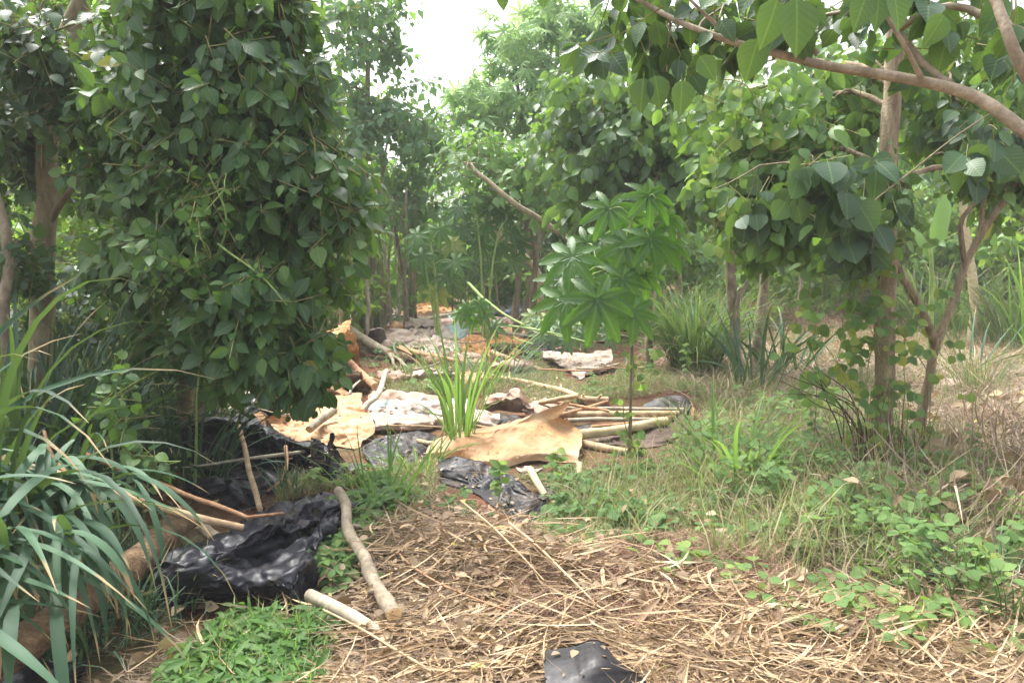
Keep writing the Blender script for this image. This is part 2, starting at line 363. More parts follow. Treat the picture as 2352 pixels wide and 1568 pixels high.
def palm_tpl(lobes=8, spread=300, rows=5, w=.13, droop=.25, serr=.02, fold=.35, cup=.1):
    V = []; Fc = []; UV = []
    for j in range(lobes):
        a = math.radians(-spread/2+spread*j/(lobes-1)); ln = 1-.32*abs(j-(lobes-1)/2)/((lobes-1)/2)
        ys = np.linspace(.0, 1, rows+2); b = len(V); d = (math.sin(a), math.cos(a)); nn = (math.cos(a), -math.sin(a))
        for i, y in enumerate(ys):
            ww = w*1.02*(y**.75*(1-y)**.8)/.36*ln if 0 < y < 1 else (.02 if y == 0 else 0)
            for sd_, zz in ((-1, fold*ww), (0, 0), (1, fold*ww)):
                wv = ww*sd_*(1+(serr*6 if i % 2 else -serr*3))
                z = cup*y-(droop+cup)*y*y+zz
                V.append((d[0]*y*ln+nn[0]*wv, d[1]*y*ln+nn[1]*wv, z)); UV.append((sd_*ww, y))
        for i in range(rows+1):
            o = b+i*3
            for s in (0, 1):
                Fc += [[o+s, o+s+1, o+s+4], [o+s, o+s+4, o+s+3]]
    return np.array(V), np.array(Fc), np.array(UV)
T_CASTOR = palm_tpl(8, 290, 11, .155, .22, .022)
T_PALMFAR = palm_tpl(7, 280, 2, .12, .35, 0)

def leaves(g, tpl, pos, axis, nrm, size, tint, mat=0, wscale=None):
    V, Fc, UV = tpl; n = len(pos); k = len(V)
    a = norm(axis); x = norm(np.cross(a, nrm)); z = np.cross(x, a); s = np.broadcast_to(size, (n,))[:, None, None]
    vx = V[None, :, 0:1]*(1 if wscale is None else wscale[:, None, None])
    P = pos[:, None]+s*(vx*x[:, None]+V[None, :, 1:2]*a[:, None]+V[None, :, 2:3]*z[:, None])
    Fa = (Fc[None]+(np.arange(n)*k)[:, None, None]).reshape(-1, 3)
    g.add(P.reshape(-1, 3), Fa, mat, np.repeat(np.broadcast_to(tint, (n,)), k), np.tile(UV, (n, 1)))

def blob_points(rs, c, R, n, gap=.42, gf=2.2, seed=0, pw=.45):
    out = []; tot = 0
    while tot < n:
        u = norm(rs.randn(n*2, 3)); r = rs.rand(n*2, 1)**pw
        r = r*(.82+.36*noise(u, 1.8, seed)[:, None])
        P = c+u*r*R; keep = noise(P, gf, seed) > gap*(.55+.9*rs.rand(len(P)))
        out.append(np.concatenate([P[keep], u[keep]], 1)); tot += keep.sum()
    o = np.concatenate(out)[:n]; return o[:, :3], o[:, 3:]

def foliage(g, blobs, tpl, size, per=9, sprig=.35, droop=.35, sdroop=.2, seed=0, gap=.42, gf=2.2, twig=.0035, mat=0, tmat=1, face=.35, updir=.7, pw=.45, tvar=.6, clampz=.05):
    rs = np.random.RandomState(seed)
    for bi, (c, R, n) in enumerate(blobs):
        c = np.asarray(c); R = np.asarray(R)
        P, o = blob_points(rs, c, R, n, gap, gf, seed+bi, pw)
        d = norm(o*.8+rs.randn(n, 3)*.45+np.array([0, 0, -sdroop])); L = sprig*(.6+.8*rs.rand(n))
        P = P-d*L[:, None]*.5
        if twig: prisms(g, P, P+d*L[:, None], twig, tmat)
        u = norm(np.cross(d, np.array([.1, .2, 1]))); v = np.cross(d, u); cl = noise(P, 1.6, seed+50)
        for k in range(per):
            t = .15+.85*(k+rs.rand(n)*.5)/per; ph = k*2.4+rs.rand(n)*.8
            rad = np.cos(ph)[:, None]*u+np.sin(ph)[:, None]*v
            ax = norm(d*.45+rad*.8+np.array([0, 0, -droop])+rs.randn(n, 3)*.18)
            nr = norm(np.array([0, -face, updir])+o*.5+rs.randn(n, 3)*.38)
            pos = P+d*(L*t)[:, None]+rad*.01
            if clampz: pos[:, 2] = np.maximum(pos[:, 2], clampz)
            sz = size*(.5+.8*rs.rand(n))*(1-.3*(t > .85))
            ti = np.clip(cl*tvar*.9+rs.rand(n)*(1-tvar*.5)-.08+.12*(k == per-1), 0, .9); ti[rs.rand(n) < .004] = 1
            leaves(g, tpl, pos, ax, nr, sz, ti, mat, .8+.4*rs.rand(n))

def branch_to(g, start, end, r0, r1, seed, sag=.1, mat=0):
    s = np.asarray(start); e = np.asarray(end); rs = np.random.RandomState(seed); L = np.linalg.norm(e-s)
    m1 = s+(e-s)*.35+rs.randn(3)*L*.06+np.array([0, 0, L*sag]); m2 = s+(e-s)*.7+rs.randn(3)*L*.05+np.array([0, 0, L*sag*.7])
    return tube(g, [s, m1, m2, e], r0, r1, 6, max(6, int(L/.12)), mat, .1, seed, .02)

def PB(px, py, d, rx, ry, rd, n):         # crown lobe from a picture position
    return (D(px, py, d), np.array([M(rx, d), rd, M(ry, d)]), n)

def tree(name, label, cat, base, trunks, blobs, tpl, size, leafm, barkm, group=None, seed=0, nbr=4, sides=12, br=.35, fname='crown', tname='trunk', **kw):
    """trunks: list of (points, r0, r1). branches grow from the trunk ends into the lobes."""
    root = empty(name, base, label, cat, group)
    rs = np.random.RandomState(seed+7)
    tg = Geo(); ends = []; bg_ = Geo(); anyb = False
    for i, (pts, r0, r1) in enumerate(trunks):
        C = tube(tg, pts, r0, r1, sides, None, 0, .10, seed+i, .03, flare=.45 if i == 0 else 0)
        ends.append((C, r0, r1))
    for bi, (c, R, n) in enumerate(blobs):
        # from the nearest trunk point in its upper part
        best = None
        for C, r0, r1 in ends:
            U = C[len(C)//3:]; q = np.linalg.norm(U-c, axis=1) + .6*np.maximum(0, U[:, 2]-c[2]+.0); j = q.argmin()
            if best is None or q[j] < best[0]: best = (q[j], U[j], r1)
        r = min(max(best[2]*.6, .006), .022)
        C = branch_to(tg, best[1], c+rs.randn(3)*.1, r, r*.45, seed+bi*3)
        for k in range(nbr):
            st = C[rs.randint(len(C)//3, len(C))]; u = norm(rs.randn(3)); e = c+u*R*.8
            e[2] = max(e[2], .15); branch_to(tg, st, e, r*.45, .003, seed+bi*17+k)
    tg.build(tname, [MAT[barkm]], root)
    fg = Geo(); foliage(fg, blobs, tpl, size, seed=seed, **kw)
    fg.build(fname, [MAT[leafm], MAT['twig']], root)
    return root

def blades(g, base, az, length, width, lean, droop, nseg=7, tint=.5, mat=0, pw=1.4, azc=0, fold=.3, twist=0, two=False, floor=True):
    """ribbons: az = heading, lean = start angle off vertical, droop = further bend towards the tip"""
    base = np.asarray(base, float); n = len(base); b = lambda v: np.broadcast_to(np.asarray(v, float), (n,))
    az, length, width, lean, droop, azc, twist = map(b, (az, length, width, lean, droop, azc, twist))
    s = np.linspace(0, 1, nseg+1)[None]
    th = lean[:, None]+droop[:, None]*s**pw; a = az[:, None]+azc[:, None]*s
    d = np.stack([np.sin(th)*np.cos(a), np.sin(th)*np.sin(a), np.cos(th)], -1)
    P = np.zeros((n, nseg+1, 3)); P[:, 1:] = np.cumsum((d[:, :-1]+d[:, 1:])*.5, 1)*(length/nseg)[:, None, None]
    P += base[:, None]
    if floor:
        P[..., 2] = np.maximum(P[..., 2], gz(P[..., 0], P[..., 1])+.004+.02*(b(tint)[:, None]*7.77 % 1))
    tw = a+math.pi/2+twist[:, None]*s
    side = np.stack([np.cos(tw), np.sin(tw), np.sin(twist[:, None]*s*1.3)*.6], -1)
    wd = width[:, None]*np.clip(np.minimum(.45+s*2.2, (1-s)*2.0+.03), 0, 1); wd = wd[..., None]*.5
    nr = np.cross(norm(d), side)
    if two:
        V = np.stack([P-side*wd, P+side*wd], 2); c = 2
    else:
        V = np.stack([P-side*wd+nr*wd*fold, P, P+side*wd+nr*wd*fold], 2); c = 3
    k = (nseg+1)*c; i = (np.arange(nseg)*c)[:, None]+np.arange(c-1)[None]; i = i.ravel()
    Fq = np.stack([i, i+1, i+c+1, i+c], -1); Fa = (Fq[None]+(np.arange(n)*k)[:, None, None]).reshape(-1, 4)
    uv = np.zeros((nseg+1, c, 2)); uv[..., 1] = s[0][:, None]; uv[..., 0] = np.arange(c)-(c-1)/2
    g.add(V.reshape(-1, 3), Fa, mat, np.repeat(b(tint), k), np.tile(uv.reshape(-1, 2), (n, 1)))

# ground covered by sheets and plastic: nothing grows through it
KEEP_OUT = [[(405, 975), (640, 960), (660, 900), (830, 905), (1080, 910), (1190, 890), (1235, 950), (1340, 975), (1345, 1085), (1230, 1110), (1000, 1075), (900, 1080), (850, 1110), (720, 1115), (420, 1115)],
 [(360, 1280), (600, 1180), (845, 1125), (845, 1175), (735, 1210), (690, 1380), (400, 1385)], [(1000, 1040), (1100, 1070), (1275, 1140), (1270, 1195), (1200, 1225), (1090, 1180), (1000, 1140)],
 [(1250, 1490), (1370, 1475), (1475, 1560), (1470, 1640), (1262, 1650)], [(1270, 930), (1590, 905), (1625, 975), (1560, 1050), (1480, 1085), (1335, 1100)], [(1235, 795), (1415, 795), (1415, 870), (1330, 890), (1260, 850)], [(880, 735), (1250, 735), (1240, 790), (1070, 805), (900, 795)], [(500, 1100), (600, 1100), (600, 1175), (510, 1175)]]
def inpoly(px, py, poly):
    poly = np.asarray(poly, float); r = np.zeros(px.shape, bool); j = len(poly)-1
    for i in range(len(poly)):
        xi, yi = poly[i]; xj, yj = poly[j]
        with np.errstate(divide='ignore', invalid='ignore'):
            r ^= ((yi > py) != (yj > py)) & (px < (xj-xi)*(py-yi)/(yj-yi)+xi)
        j = i
    return r
def scatter(rs, poly, n, fall=1.6, jit=18):
    """n ground points in the area whose picture outline is poly; nearer ground is planted more densely"""
    poly = np.asarray(poly, float); W = np.array([G(a, max(b, 575)) for a, b in poly]); lo = W.min(0); hi = W.max(0)
    lo[1] = max(lo[1], 1.2); out = []; t = 0
    while t < n:
        m = 60000; x = lo[0]+(hi[0]-lo[0])*rs.rand(m); y = lo[1]+(hi[1]-lo[1])*rs.rand(m)
        keep = rs.rand(m) < (max(lo[1], 2)/y)**fall
        x, y = x[keep], y[keep]; px, py = proj(np.stack([x, y, 0*x], -1))
        k = inpoly(px+rs.randn(len(px))*jit, py+rs.randn(len(px))*jit*.5, poly)
        for q in KEEP_OUT: k &= ~inpoly(px, py, q)
        out.append(np.stack([x[k], y[k]], -1)); t += k.sum()
    o = np.concatenate(out)[:n]; return np.concatenate([o, gz(o[:, 0], o[:, 1])[:, None]], 1)

# ------------------------------------------------------------------ crumpled sheets
def cr_grid(Cg, nu, nv):
    Cg = np.asarray(Cg, float); A = np.stack([crs(Cg[:, j], nu) for j in range(Cg.shape[1])], 1)
    return np.stack([crs(A[i], nv) for i in range(nu)], 0)
def relax(P0, P, expand, iters, anchor, bend, floor):
    acc = np.zeros_like(P); m, n, _ = P.shape
    def prs(di, dj):
        a = (slice(0, m-di), slice(0, n-dj) if dj >= 0 else slice(-dj, n)); b = (slice(di, m), slice(dj, n) if dj >= 0 else slice(0, n+dj)); return a, b
    cons = []
    for di, dj, kf in ((1, 0, 1), (0, 1, 1), (1, 1, .5), (1, -1, .5), (2, 0, bend), (0, 2, bend)):
        a, b = prs(di, dj); cons.append((a, b, expand*np.linalg.norm(P0[b]-P0[a], axis=-1)*(1 if kf >= .5 else .97), kf))
    for it in range(iters):
        acc[:] = 0
        for a, b, L, kf in cons:
            d = P[b]-P[a]; l = np.linalg.norm(d, axis=-1); c = d*((l-L)/np.maximum(l, 1e-6)*.5*kf)[..., None]; acc[a] += c; acc[b] -= c
        P = P+acc*.24; P = P+(P0-P)*anchor
        if floor is not None: P[..., 2] = np.maximum(P[..., 2], floor)
    return P
SHEET_PTS = []
def sheet(name, label, cat, rows, mats, expand=1.12, res=.02, seed=0, group=None, thick=.003, rag=.03, floor=True, e2=1.08, bend=.25, amp=.05, holes=0, zoff=0, fold=0, fang=.6, ff=5):
    Cg = np.array([[G(a, b, c+zoff) for a, b, c in r] for r in rows])
    Lu = np.linalg.norm(np.diff(Cg, axis=0), axis=2).sum(0).mean(); Lv = np.linalg.norm(np.diff(Cg, axis=1), axis=2).sum(1).mean()
    nu, nv = [int(max(14, min(90, L*1.15/res))) for L in (Lu, Lv)]
    cu, cv = max(8, nu//3), max(8, nv//3)
    # level 1, large folds
    P0 = cr_grid(Cg, cu, cv)
    N = lambda P, f, s: np.stack([noise(P, f, s+i)-.5 for i in range(3)], -1)
    fl = gz(P0[..., 0], P0[..., 1])+.008 if floor else None
    P = relax(P0, P0+N(P0, 7, seed)*amp*2+np.array([0, 0, .01]), expand, 130, .012, bend, fl)
    P1 = cr_grid(P, nu, nv); fl = gz(P1[..., 0], P1[..., 1])+.008 if floor else None
    P2 = relax(P1, P1+N(P1, 22, seed+9)*amp*.5, e2, 70, .02, bend, fl)
    if fold:        # long sharp folds
        nn = norm(np.cross(np.gradient(P2, axis=0), np.gradient(P2, axis=1))); nn = nn*np.sign(nn[..., 2].mean()+1e-6)
        h = 0
        for q, (fr, am, da) in enumerate(((ff, 1, 0), (ff*1.9, .42, .5), (ff*3.7, .13, -.7))):
            ca, sa = math.cos(fang+da), math.sin(fang+da); W = P2+(noise(P2, 3, seed+q)[..., None]-.5)*.12
            c = np.stack([(W[..., 0]*ca+W[..., 1]*sa+W[..., 2]*.7)*fr, (-W[..., 0]*sa+W[..., 1]*ca)*fr*.13, W[..., 2]*fr*.25], -1)
            h = h+am*(1-np.abs(2*noise(c, 1, seed+20+q)-1)*2)
        P2 = P2+nn*(h-1)[..., None]*fold
        if floor: P2[..., 2] = np.maximum(P2[..., 2], gz(P2[..., 0], P2[..., 1])+.006)
    # ragged border: pull border rows inwards by a noise
    u = np.linspace(0, 1, nu)[:, None]; v = np.linspace(0, 1, nv)[None]
    if rag:
        for ax in (0, 1):
            Q = P2 if ax == 0 else P2.transpose(1, 0, 2)
            for e, i in ((0, 0), (-1, -1)):
                edge = Q[e]; a = noise(edge, 5, seed+i+3)*.75+noise(edge, 18, seed+i+4)*.25
                Q[e] = edge+(Q[3 if e == 0 else -4]-edge)*(a*rag/.03)[:, None]*.8
    m, n_, _ = P2.shape
    nn = norm(np.cross(np.gradient(P2, axis=0), np.gradient(P2, axis=1)))
    if nn[..., 2].mean() < 0: nn = -nn; flip = True
    else: flip = False
    i = (np.arange(m-1)*n_)[:, None]+np.arange(n_-1)[None]; i = i.ravel()
    Fq = np.stack([i, i+n_, i+n_+1, i+1], -1)
    if flip: Fq = Fq[:, ::-1]
    if holes:
        c = P2.reshape(-1, 3)[Fq].mean(1); Fq = Fq[noise(c, 9, seed+77) > holes]
    g = Geo(); g.add(P2.reshape(-1, 3), Fq, 0); g.add((P2-nn*thick).reshape(-1, 3), Fq[:, ::-1], 1 if len(mats) > 1 else 0)
    if mats[0] not in ('black',): SHEET_PTS.append(P2.reshape(-1, 3)+nn.reshape(-1, 3)*.006)
    o = g.build(name, [MAT[x] for x in mats], smooth=True, origin=P2.reshape(-1, 3).mean(0)*[1, 1, 0])
    return tag(o, label, cat, group)

def stick(name, label, cat, pts, w0, w1, mat='wood', group=None, seed=0, nodes=0, stubs=0, sides=9, wob=.02, cap='cutwood', forks=(), rn=.1):
    """pts: (px, py, z); w0, w1 widths in picture units at the two ends"""
    W = [G(a, b, c) for a, b, c in pts]; g = Geo()
    r0 = M(w0, W[0][1])/2; r1 = M(w1, W[-1][1])/2
    C = tube(g, W, r0, r1, sides, None, 0, rn, seed, wob, 1, nodes)
    rs = np.random.RandomState(seed)
    for k in range(stubs):
        j = rs.randint(2, len(C)-2); t = j/len(C); r = r0+(r1-r0)*t
        tube(g, [C[j], C[j]+norm(rs.randn(3)+np.array([0, 0, .4]))*r*(2+2*rs.rand())], r*.45, r*.3, 6, 4, 0, .1, k, 0, 1)
    for f in forks:
        FW = [G(a, b, c) for a, b, c in f[0]]; tube(g, FW, M(f[1], FW[0][1])/2, M(f[2], FW[-1][1])/2, 7, None, 0, .1, seed+5, wob, 1)
    o = g.build(name, [MAT[mat], MAT[cap]], origin=W[0]*[1, 1, 0]); return tag(o, label, cat, group)

# ================================================================== GROUND
def axis_(n, lo, hi, mid, p):
    t = np.linspace(-1, 1, n); v = np.sign(t)*np.abs(t)**p; return mid+np.where(v < 0, v*(mid-lo), v*(hi-mid))
gx = axis_(260, -110, 110, 0, 2.6); gy = axis_(300, -30, 170, 4, 2.4)
X, Y = np.meshgrid(gx, gy); Z = gz(X, Y)
i = (np.arange(299)*260)[:, None]+np.arange(259)[None]; i = i.ravel()
g = Geo(); g.add(np.stack([X, Y, Z], -1).reshape(-1, 3), np.stack([i, i+1, i+261, i+260], -1))
tag(g.build('ground', [MAT['soil']]), kind='structure', label='reddish brown soil floor of the clearing')

# ================================================================== GROUND COVER (stuff)
rs = np.random.RandomState(11)
Z_STRAW = [(230, 1620), (300, 1540), (480, 1470), (770, 1400), (810, 1290), (920, 1230), (1050, 1210), (1230, 1280), (1450, 1330), (1700, 1370), (1950, 1430), (2100, 1390), (2420, 1330), (2420, 2100), (0, 2100)]
def strawmix(zone, n, lr, wr, rs, mat, name, label, fall=1.5, zlift=.05, ang=None, tb=(0, 1), lean0=1.45, curl=.9, extra=None, droop=.25, hump=None, gap=0):
    P = scatter(rs, zone, n, fall)
    if gap: P = P[noise(P, 2.2, 71) > gap*(.6+.8*rs.rand(len(P)))]
    n = len(P)
    if hump is not None: P[:, 2] += hump(P)*rs.rand(n)
    P[:, 2] += zlift*rs.rand(n)**1.5
    az = rs.rand(n)*2*math.pi if ang is None else ang(P, rs)
    L = lr[0]+(lr[1]-lr[0])*rs.rand(n)**2; W = wr[0]+(wr[1]-wr[0])*rs.rand(n)**2.2
    g = Geo()
    blades(g, P, az, L, W, lean0+rs.randn(n)*.12, droop*rs.randn(n)*.8+.06, 5, tb[0]+(tb[1]-tb[0])*rs.rand(n), 0, 1, rs.randn(n)*curl, .5, rs.randn(n)*1.2)
    o = g.build(name, [MAT[mat]]); return tag(o, kind='stuff', label=label)
flow = lambda P, rs: (noise(P, .8, 31)*2.2-.9)+rs.randn(len(P))*.55+math.pi*(rs.rand(len(P)) > .5)
hump = lambda P: .12*np.exp(-(((P[:, 0]-D(1180, 1300, 3.7)[0])/.8)**2+((P[:, 1]-4.1)/.55)**2))
strawmix(Z_STRAW, 20000, (.06, .35), (.0015, .006), rs, 'straw_pale', 'fine_straw', 'fine brown straw matted in the foreground', ang=flow, zlift=.06, hump=hump, curl=1.1, tb=(.3, 1))
strawmix(Z_STRAW, 15000, (.10, .5), (.004, .015), rs, 'straw', 'dry_straw', 'bed of dry tan straw in the foreground', ang=flow, zlift=.10, hump=hump, gap=.45)
strawmix(Z_STRAW, 8000, (.06, .3), (.008, .03), rs, 'straw', 'straw_husks', 'broad curled dry husks lying among the straw', zlift=.07, curl=1.6, droop=.6, hump=hump, tb=(.1, .8), gap=.42)
strawmix([(1050, 1370), (1230, 1290), (1500, 1250), (1760, 1280), (1830, 1380), (1700, 1440), (1500, 1480), (1200, 1440)], 9000, (.04, .2), (.002, .006), rs, 'rust', 'reddish_litter', 'patch of fine reddish brown litter in the straw', zlift=.09, curl=2)
Z_DRY = [(1720, 680), (2000, 660), (2420, 680), (2420, 1300), (2200, 1200), (2080, 1050), (1900, 960), (1750, 800)]
strawmix(Z_DRY, 13000, (.1, .5), (.003, .01), rs, 'straw_pale', 'pale_dry_grass', 'matted pale dry grass on the right side', fall=.9, zlift=.12, curl=1.2)
Z_MID = [(560, 1080), (900, 860), (1250, 830), (1400, 860), (1700, 840), (1960, 960), (2050, 1150), (1950, 1400), (1500, 1370), (1100, 1260), (780, 1330), (600, 1300)]
strawmix(Z_MID, 12000, (.05, .25), (.002, .006), rs, 'straw_pale', 'grass_thatch', 'thin dry thatch under the short grass', fall=1.1, zlift=.04, curl=1.5)
# short grass
def turf(zone, n, h, wd, mat, name, label, fall=1.2, lean=.5, tb=(0, 1), rs=rs, nf=1.5, excl=False):
    P = scatter(rs, zone, int(n*1.6), fall); P = P[noise(P, nf, 40) > .36]; P = P[:n]; n = len(P)
    g = Geo(); hh = h*(.4+rs.rand(n)*.9)*(.6+.8*noise(P, 2.5, 41))
    blades(g, P, rs.rand(n)*6.28, hh, wd*(.5+rs.rand(n)), np.abs(rs.randn(n))*lean, .3+rs.rand(n)*1.5, 4, np.clip(tb[0]+(tb[1]-tb[0])*rs.rand(n)+(noise(P, 1, 42)-.5)*.5, 0, 1), 0, 1.3, rs.randn(n)*.6, two=True)
    tag(g.build(name, [MAT[mat]]), kind='stuff', label=label)
turf(Z_MID, 60000, .11, .0042, 'g_short', 'short_grass', 'short fine grass across the clearing', excl=True)
turf([(1750, 640), (2350, 640), (2420, 760), (2420, 1350), (2000, 1350), (1500, 1000), (1480, 760)], 15000, .2, .006, 'g_short', 'sparse_grass', 'sparse green grass between the right trees', fall=.9, tb=(.2, 1))
turf([(600, 600), (2400, 590), (2400, 720), (1500, 760), (650, 760)], 16000, .3, .016, 'herb', 'distant_grass', 'bright green grass growing under the far trees', fall=.25, tb=(0, 1), nf=.35)
turf([(-100, 800), (400, 850), (560, 1000), (700, 1180), (560, 1350), (-100, 1700)], 9000, .3, .008, 'g_blue', 'undergrowth', 'dark green undergrowth grass on the left edge', fall=.8)
# leafy cover
def cover(zone, n, size, tpl, mat, name, label, h=(.02, .16), fall=1.3, per=3, stem=True, rs=rs, gap=.42, nf=1.7, lscale=1, tb=(0, .85)):
    P = scatter(rs, zone, int(n*1.8), fall); P = P[noise(P, nf, 60) > gap][:n]; n = len(P); g = Geo()
    z = h[0]+(h[1]-h[0])*rs.rand(n)**1.3; T = P.copy(); T[:, 2] += z; T[:, :2] += rs.randn(n, 2)*.025
    if stem: prisms(g, P, T, .0016, 1)
    a0 = rs.rand(n)*6.28; cl = noise(P, 1.2, 61)
    for k in range(per):
        a = a0+k*6.28/per+rs.randn(n)*.15
        ax = np.stack([np.cos(a), np.sin(a), -.15+.35*rs.randn(n)], -1)
        leaves(g, tpl, T, ax, np.array([0, -.25, 1])+rs.randn(n, 3)*.25, size*(.55+.8*rs.rand(n)), np.clip(tb[0]+(tb[1]-tb[0])*(cl*.6+rs.rand(n)*.5), 0, 1), 0, .8+.4*rs.rand(n))
    tag(g.build(name, [MAT[mat], MAT['stem_green']]), kind='stuff', label=label)
Z_VINE = [(1560, 1060), (1650, 960), (1900, 950), (2100, 1020), (2300, 1180), (2400, 1300), (2400, 1460), (2150, 1430), (1950, 1330), (1750, 1250), (1620, 1150)]
cover(Z_VINE, 1300, .05, T_ROUND, 'vine', 'ground_vine', 'low three-leaved vines around the right tree', h=(.03, .3), gap=.46, nf=3.5)
strawmix(Z_VINE, 6000, (.08, .35), (.002, .006), rs, 'straw_pale', 'vine_thatch', 'dry stems matted among the ground vines', zlift=.16, curl=1.4, lean0=1.3)
turf(Z_VINE, 14000, .16, .005, 'g_short', 'vine_grass', 'short grass mixed with the ground vines', tb=(.2, 1))
cover([(1200, 1120), (1650, 1050), (1900, 1300), (2350, 1400), (2350, 1568), (1900, 1500), (1250, 1250)], 260, .06, T_ROUND, 'vine', 'scattered_vine', 'scattered pale vine leaves over the straw', h=(.03, .12), gap=.3)
cover([(850, 900), (1500, 840), (1700, 960), (1500, 1230), (1100, 1200), (820, 1200), (700, 1150)], 700, .04, T_MID, 'vine', 'low_weeds', 'small leafy weeds in the middle of the clearing', h=(.02, .15), per=4)
cover([(400, 1640), (430, 1530), (520, 1450), (720, 1430), (750, 1490), (700, 1640)], 750, .075, T_LANCE, 'herb', 'herb_patch', 'fresh bright green herbs at the bottom left', h=(.02, .12), per=6, gap=.44, fall=.6, nf=5)
turf([(400, 1640), (430, 1530), (520, 1450), (720, 1430), (750, 1490), (700, 1640)], 1500, .16, .008, 'g_bright', 'herb_grass', 'short green grass among the herbs at the bottom left')
cover([(720, 1330), (700, 1200), (860, 1120), (930, 1180), (820, 1260), (790, 1380)], 700, .045, T_MID, 'vine', 'herb_strip', 'small green herbs beside the black plastic', h=(.02, .12), per=5, gap=.2)
cover([(700, 640), (1200, 640), (1450, 760), (1500, 870), (880, 900), (700, 720)], 1500, .06, T_MID, 'herb', 'debris_weeds', 'small weeds sprouting through the debris heap', h=(.02, .2), per=4, fall=.8)
turf([(1380, 960), (1620, 900), (1950, 960), (2300, 1050), (2352, 1300), (2000, 1380), (1500, 1300), (1300, 1150)], 2600, .42, .005, 'g_short', 'wispy_weeds', 'tall thin wispy grass stems on the right of the path', lean=.45, tb=(.1, 1), nf=3)
P = scatter(rs, Z_STRAW, 4500, 1.5); g = Geo(); n_ = len(P); a = rs.rand(n_)*6.28; P[:, 2] += .02+.08*rs.rand(n_)+hump(P)
leaves(g, T_MID, P, np.stack([np.cos(a), np.sin(a), rs.randn(n_)*.4], -1), np.array([0, 0, 1])+rs.randn(n_, 3)*.7, .02+.05*rs.rand(n_)**2, rs.rand(n_)**1.4, 0, .4+.8*rs.rand(n_))
tag(g.build('leaf_crumbs', [MAT['dead']]), kind='stuff', label='crushed brown leaf bits mixed into the straw')
def turf_world(name, label, mat, x0, x1, y0, y1, n, h, wd, rs, flat=False):
    P = np.stack([rs.uniform(x0, x1, n), rs.uniform(y0, y1, n), np.zeros(n)], -1); P[:, 2] = gz(P[:, 0], P[:, 1]); g = Geo()
    if flat: blades(g, P+[0, 0, .03], rs.rand(n)*6.28, h*(.4+rs.rand(n)), wd*(.5+rs.rand(n)), 1.4+rs.randn(n)*.15, .1, 4, rs.rand(n), 0, 1, rs.randn(n), two=True)
    else: blades(g, P, rs.rand(n)*6.28, h*(.4+rs.rand(n)), wd*(.5+rs.rand(n)), np.abs(rs.randn(n))*.5, .3+rs.rand(n), 4, rs.rand(n), two=True)
    tag(g.build(name, [MAT[mat]]), kind='stuff', label=label)
turf_world('outer_dry_grass', 'matted dry grass beyond the right edge', 'straw_pale', 1.8, 8, .5, 12, 16000, .4, .01, rs, True)
turf_world('outer_straw', 'dry straw around the near ground', 'straw', -3, 3.5, -.5, 2.2, 14000, .4, .014, rs, True)
turf_world('outer_grass', 'short grass beyond the right edge', 'g_short', 2.2, 9, .5, 14, 14000, .16, .007, rs)
turf_world('left_outer_grass', 'dark grass beyond the left edge', 'g_blue', -8, -2.2, 1, 12, 9000, .35, .014, rs)
# dead leaf litter
P = scatter(rs, [(-100, 650), (2450, 650), (2450, 1900), (-100, 1900)], 5200, 1.1); g = Geo(); n_ = len(P); a = rs.rand(n_)*6.28
P[:, 2] += .015+.05*rs.rand(n_)
leaves(g, T_MID, P, np.stack([np.cos(a), np.sin(a), rs.randn(n_)*.25], -1), np.array([0, 0, 1])+rs.randn(n_, 3)*.5, .03+.06*rs.rand(n_), rs.rand(n_))
tag(g.build('leaf_litter', [MAT['dead']]), kind='stuff', label='dead brown leaves strewn over the ground')

# ================================================================== SHEETS, PLASTIC AND SACKS
B = ['black']; BD = ['black_dull']; GP = 'sheets of torn black plastic'
sheet('black_plastic_sheet', 'longest shiny crumpled black plastic, in the left foreground above the bright herbs', 'plastic sheet', [
 [(400, 1270, .10), (500, 1235, .12), (600, 1180, .12), (700, 1140, .12), (850, 1125, .08)],
 [(360, 1290, .20), (500, 1262, .22), (620, 1215, .26), (730, 1170, .22), (845, 1150, .14)],
 [(350, 1320, .16), (480, 1300, .20), (600, 1262, .16), (730, 1215, .16), (840, 1170, .06)],
 [(355, 1365, .10), (470, 1352, .12), (590, 1335, .13), (690, 1310, .16), (745, 1225, .12)],
 [(385, 1405, .02), (480, 1392, .02), (600, 1385, .03), (690, 1418, .01), (735, 1380, .01)]], B, 1.06, .011, 1, GP, amp=.04, fold=.05, fang=1.9, ff=5)
sheet('black_plastic_sheet', 'big shiny black plastic bulging beside the tall grass, left of the tan tarpaulin', 'plastic sheet', [
 [(440, 985, .20), (510, 962, .22), (600, 965, .20), (660, 1000, .12), (700, 1040, .10)],
 [(405, 985, .30), (500, 965, .36), (600, 985, .30), (660, 1020, .20), (730, 1050, .14)],
 [(412, 1020, .22), (500, 1000, .26), (590, 1020, .20), (670, 1040, .16), (735, 1065, .09)],
 [(418, 1055, .12), (510, 1050, .14), (600, 1060, .08), (680, 1075, .06), (730, 1085, .04)],
 [(425, 1095, .0), (510, 1105, .0), (600, 1110, .0), (680, 1110, .0), (720, 1100, .0)]], B, 1.05, .012, 2, GP, amp=.04, fold=.05, fang=1.3, ff=4)
sheet('black_plastic_bag', 'small crumpled black bag crossed by the upright pale stick', 'bag', [
 [(510, 1105, .06), (550, 1092, .08), (590, 1100, .05)],
 [(495, 1125, .12), (550, 1108, .15), (600, 1125, .10)],
 [(498, 1145, .06), (550, 1140, .10), (605, 1155, .05)],
 [(510, 1175, .0), (560, 1180, .0), (610, 1180, .0)]], B, 1.06, .010, 3, GP, amp=.03, fold=.028, fang=.4, ff=7)
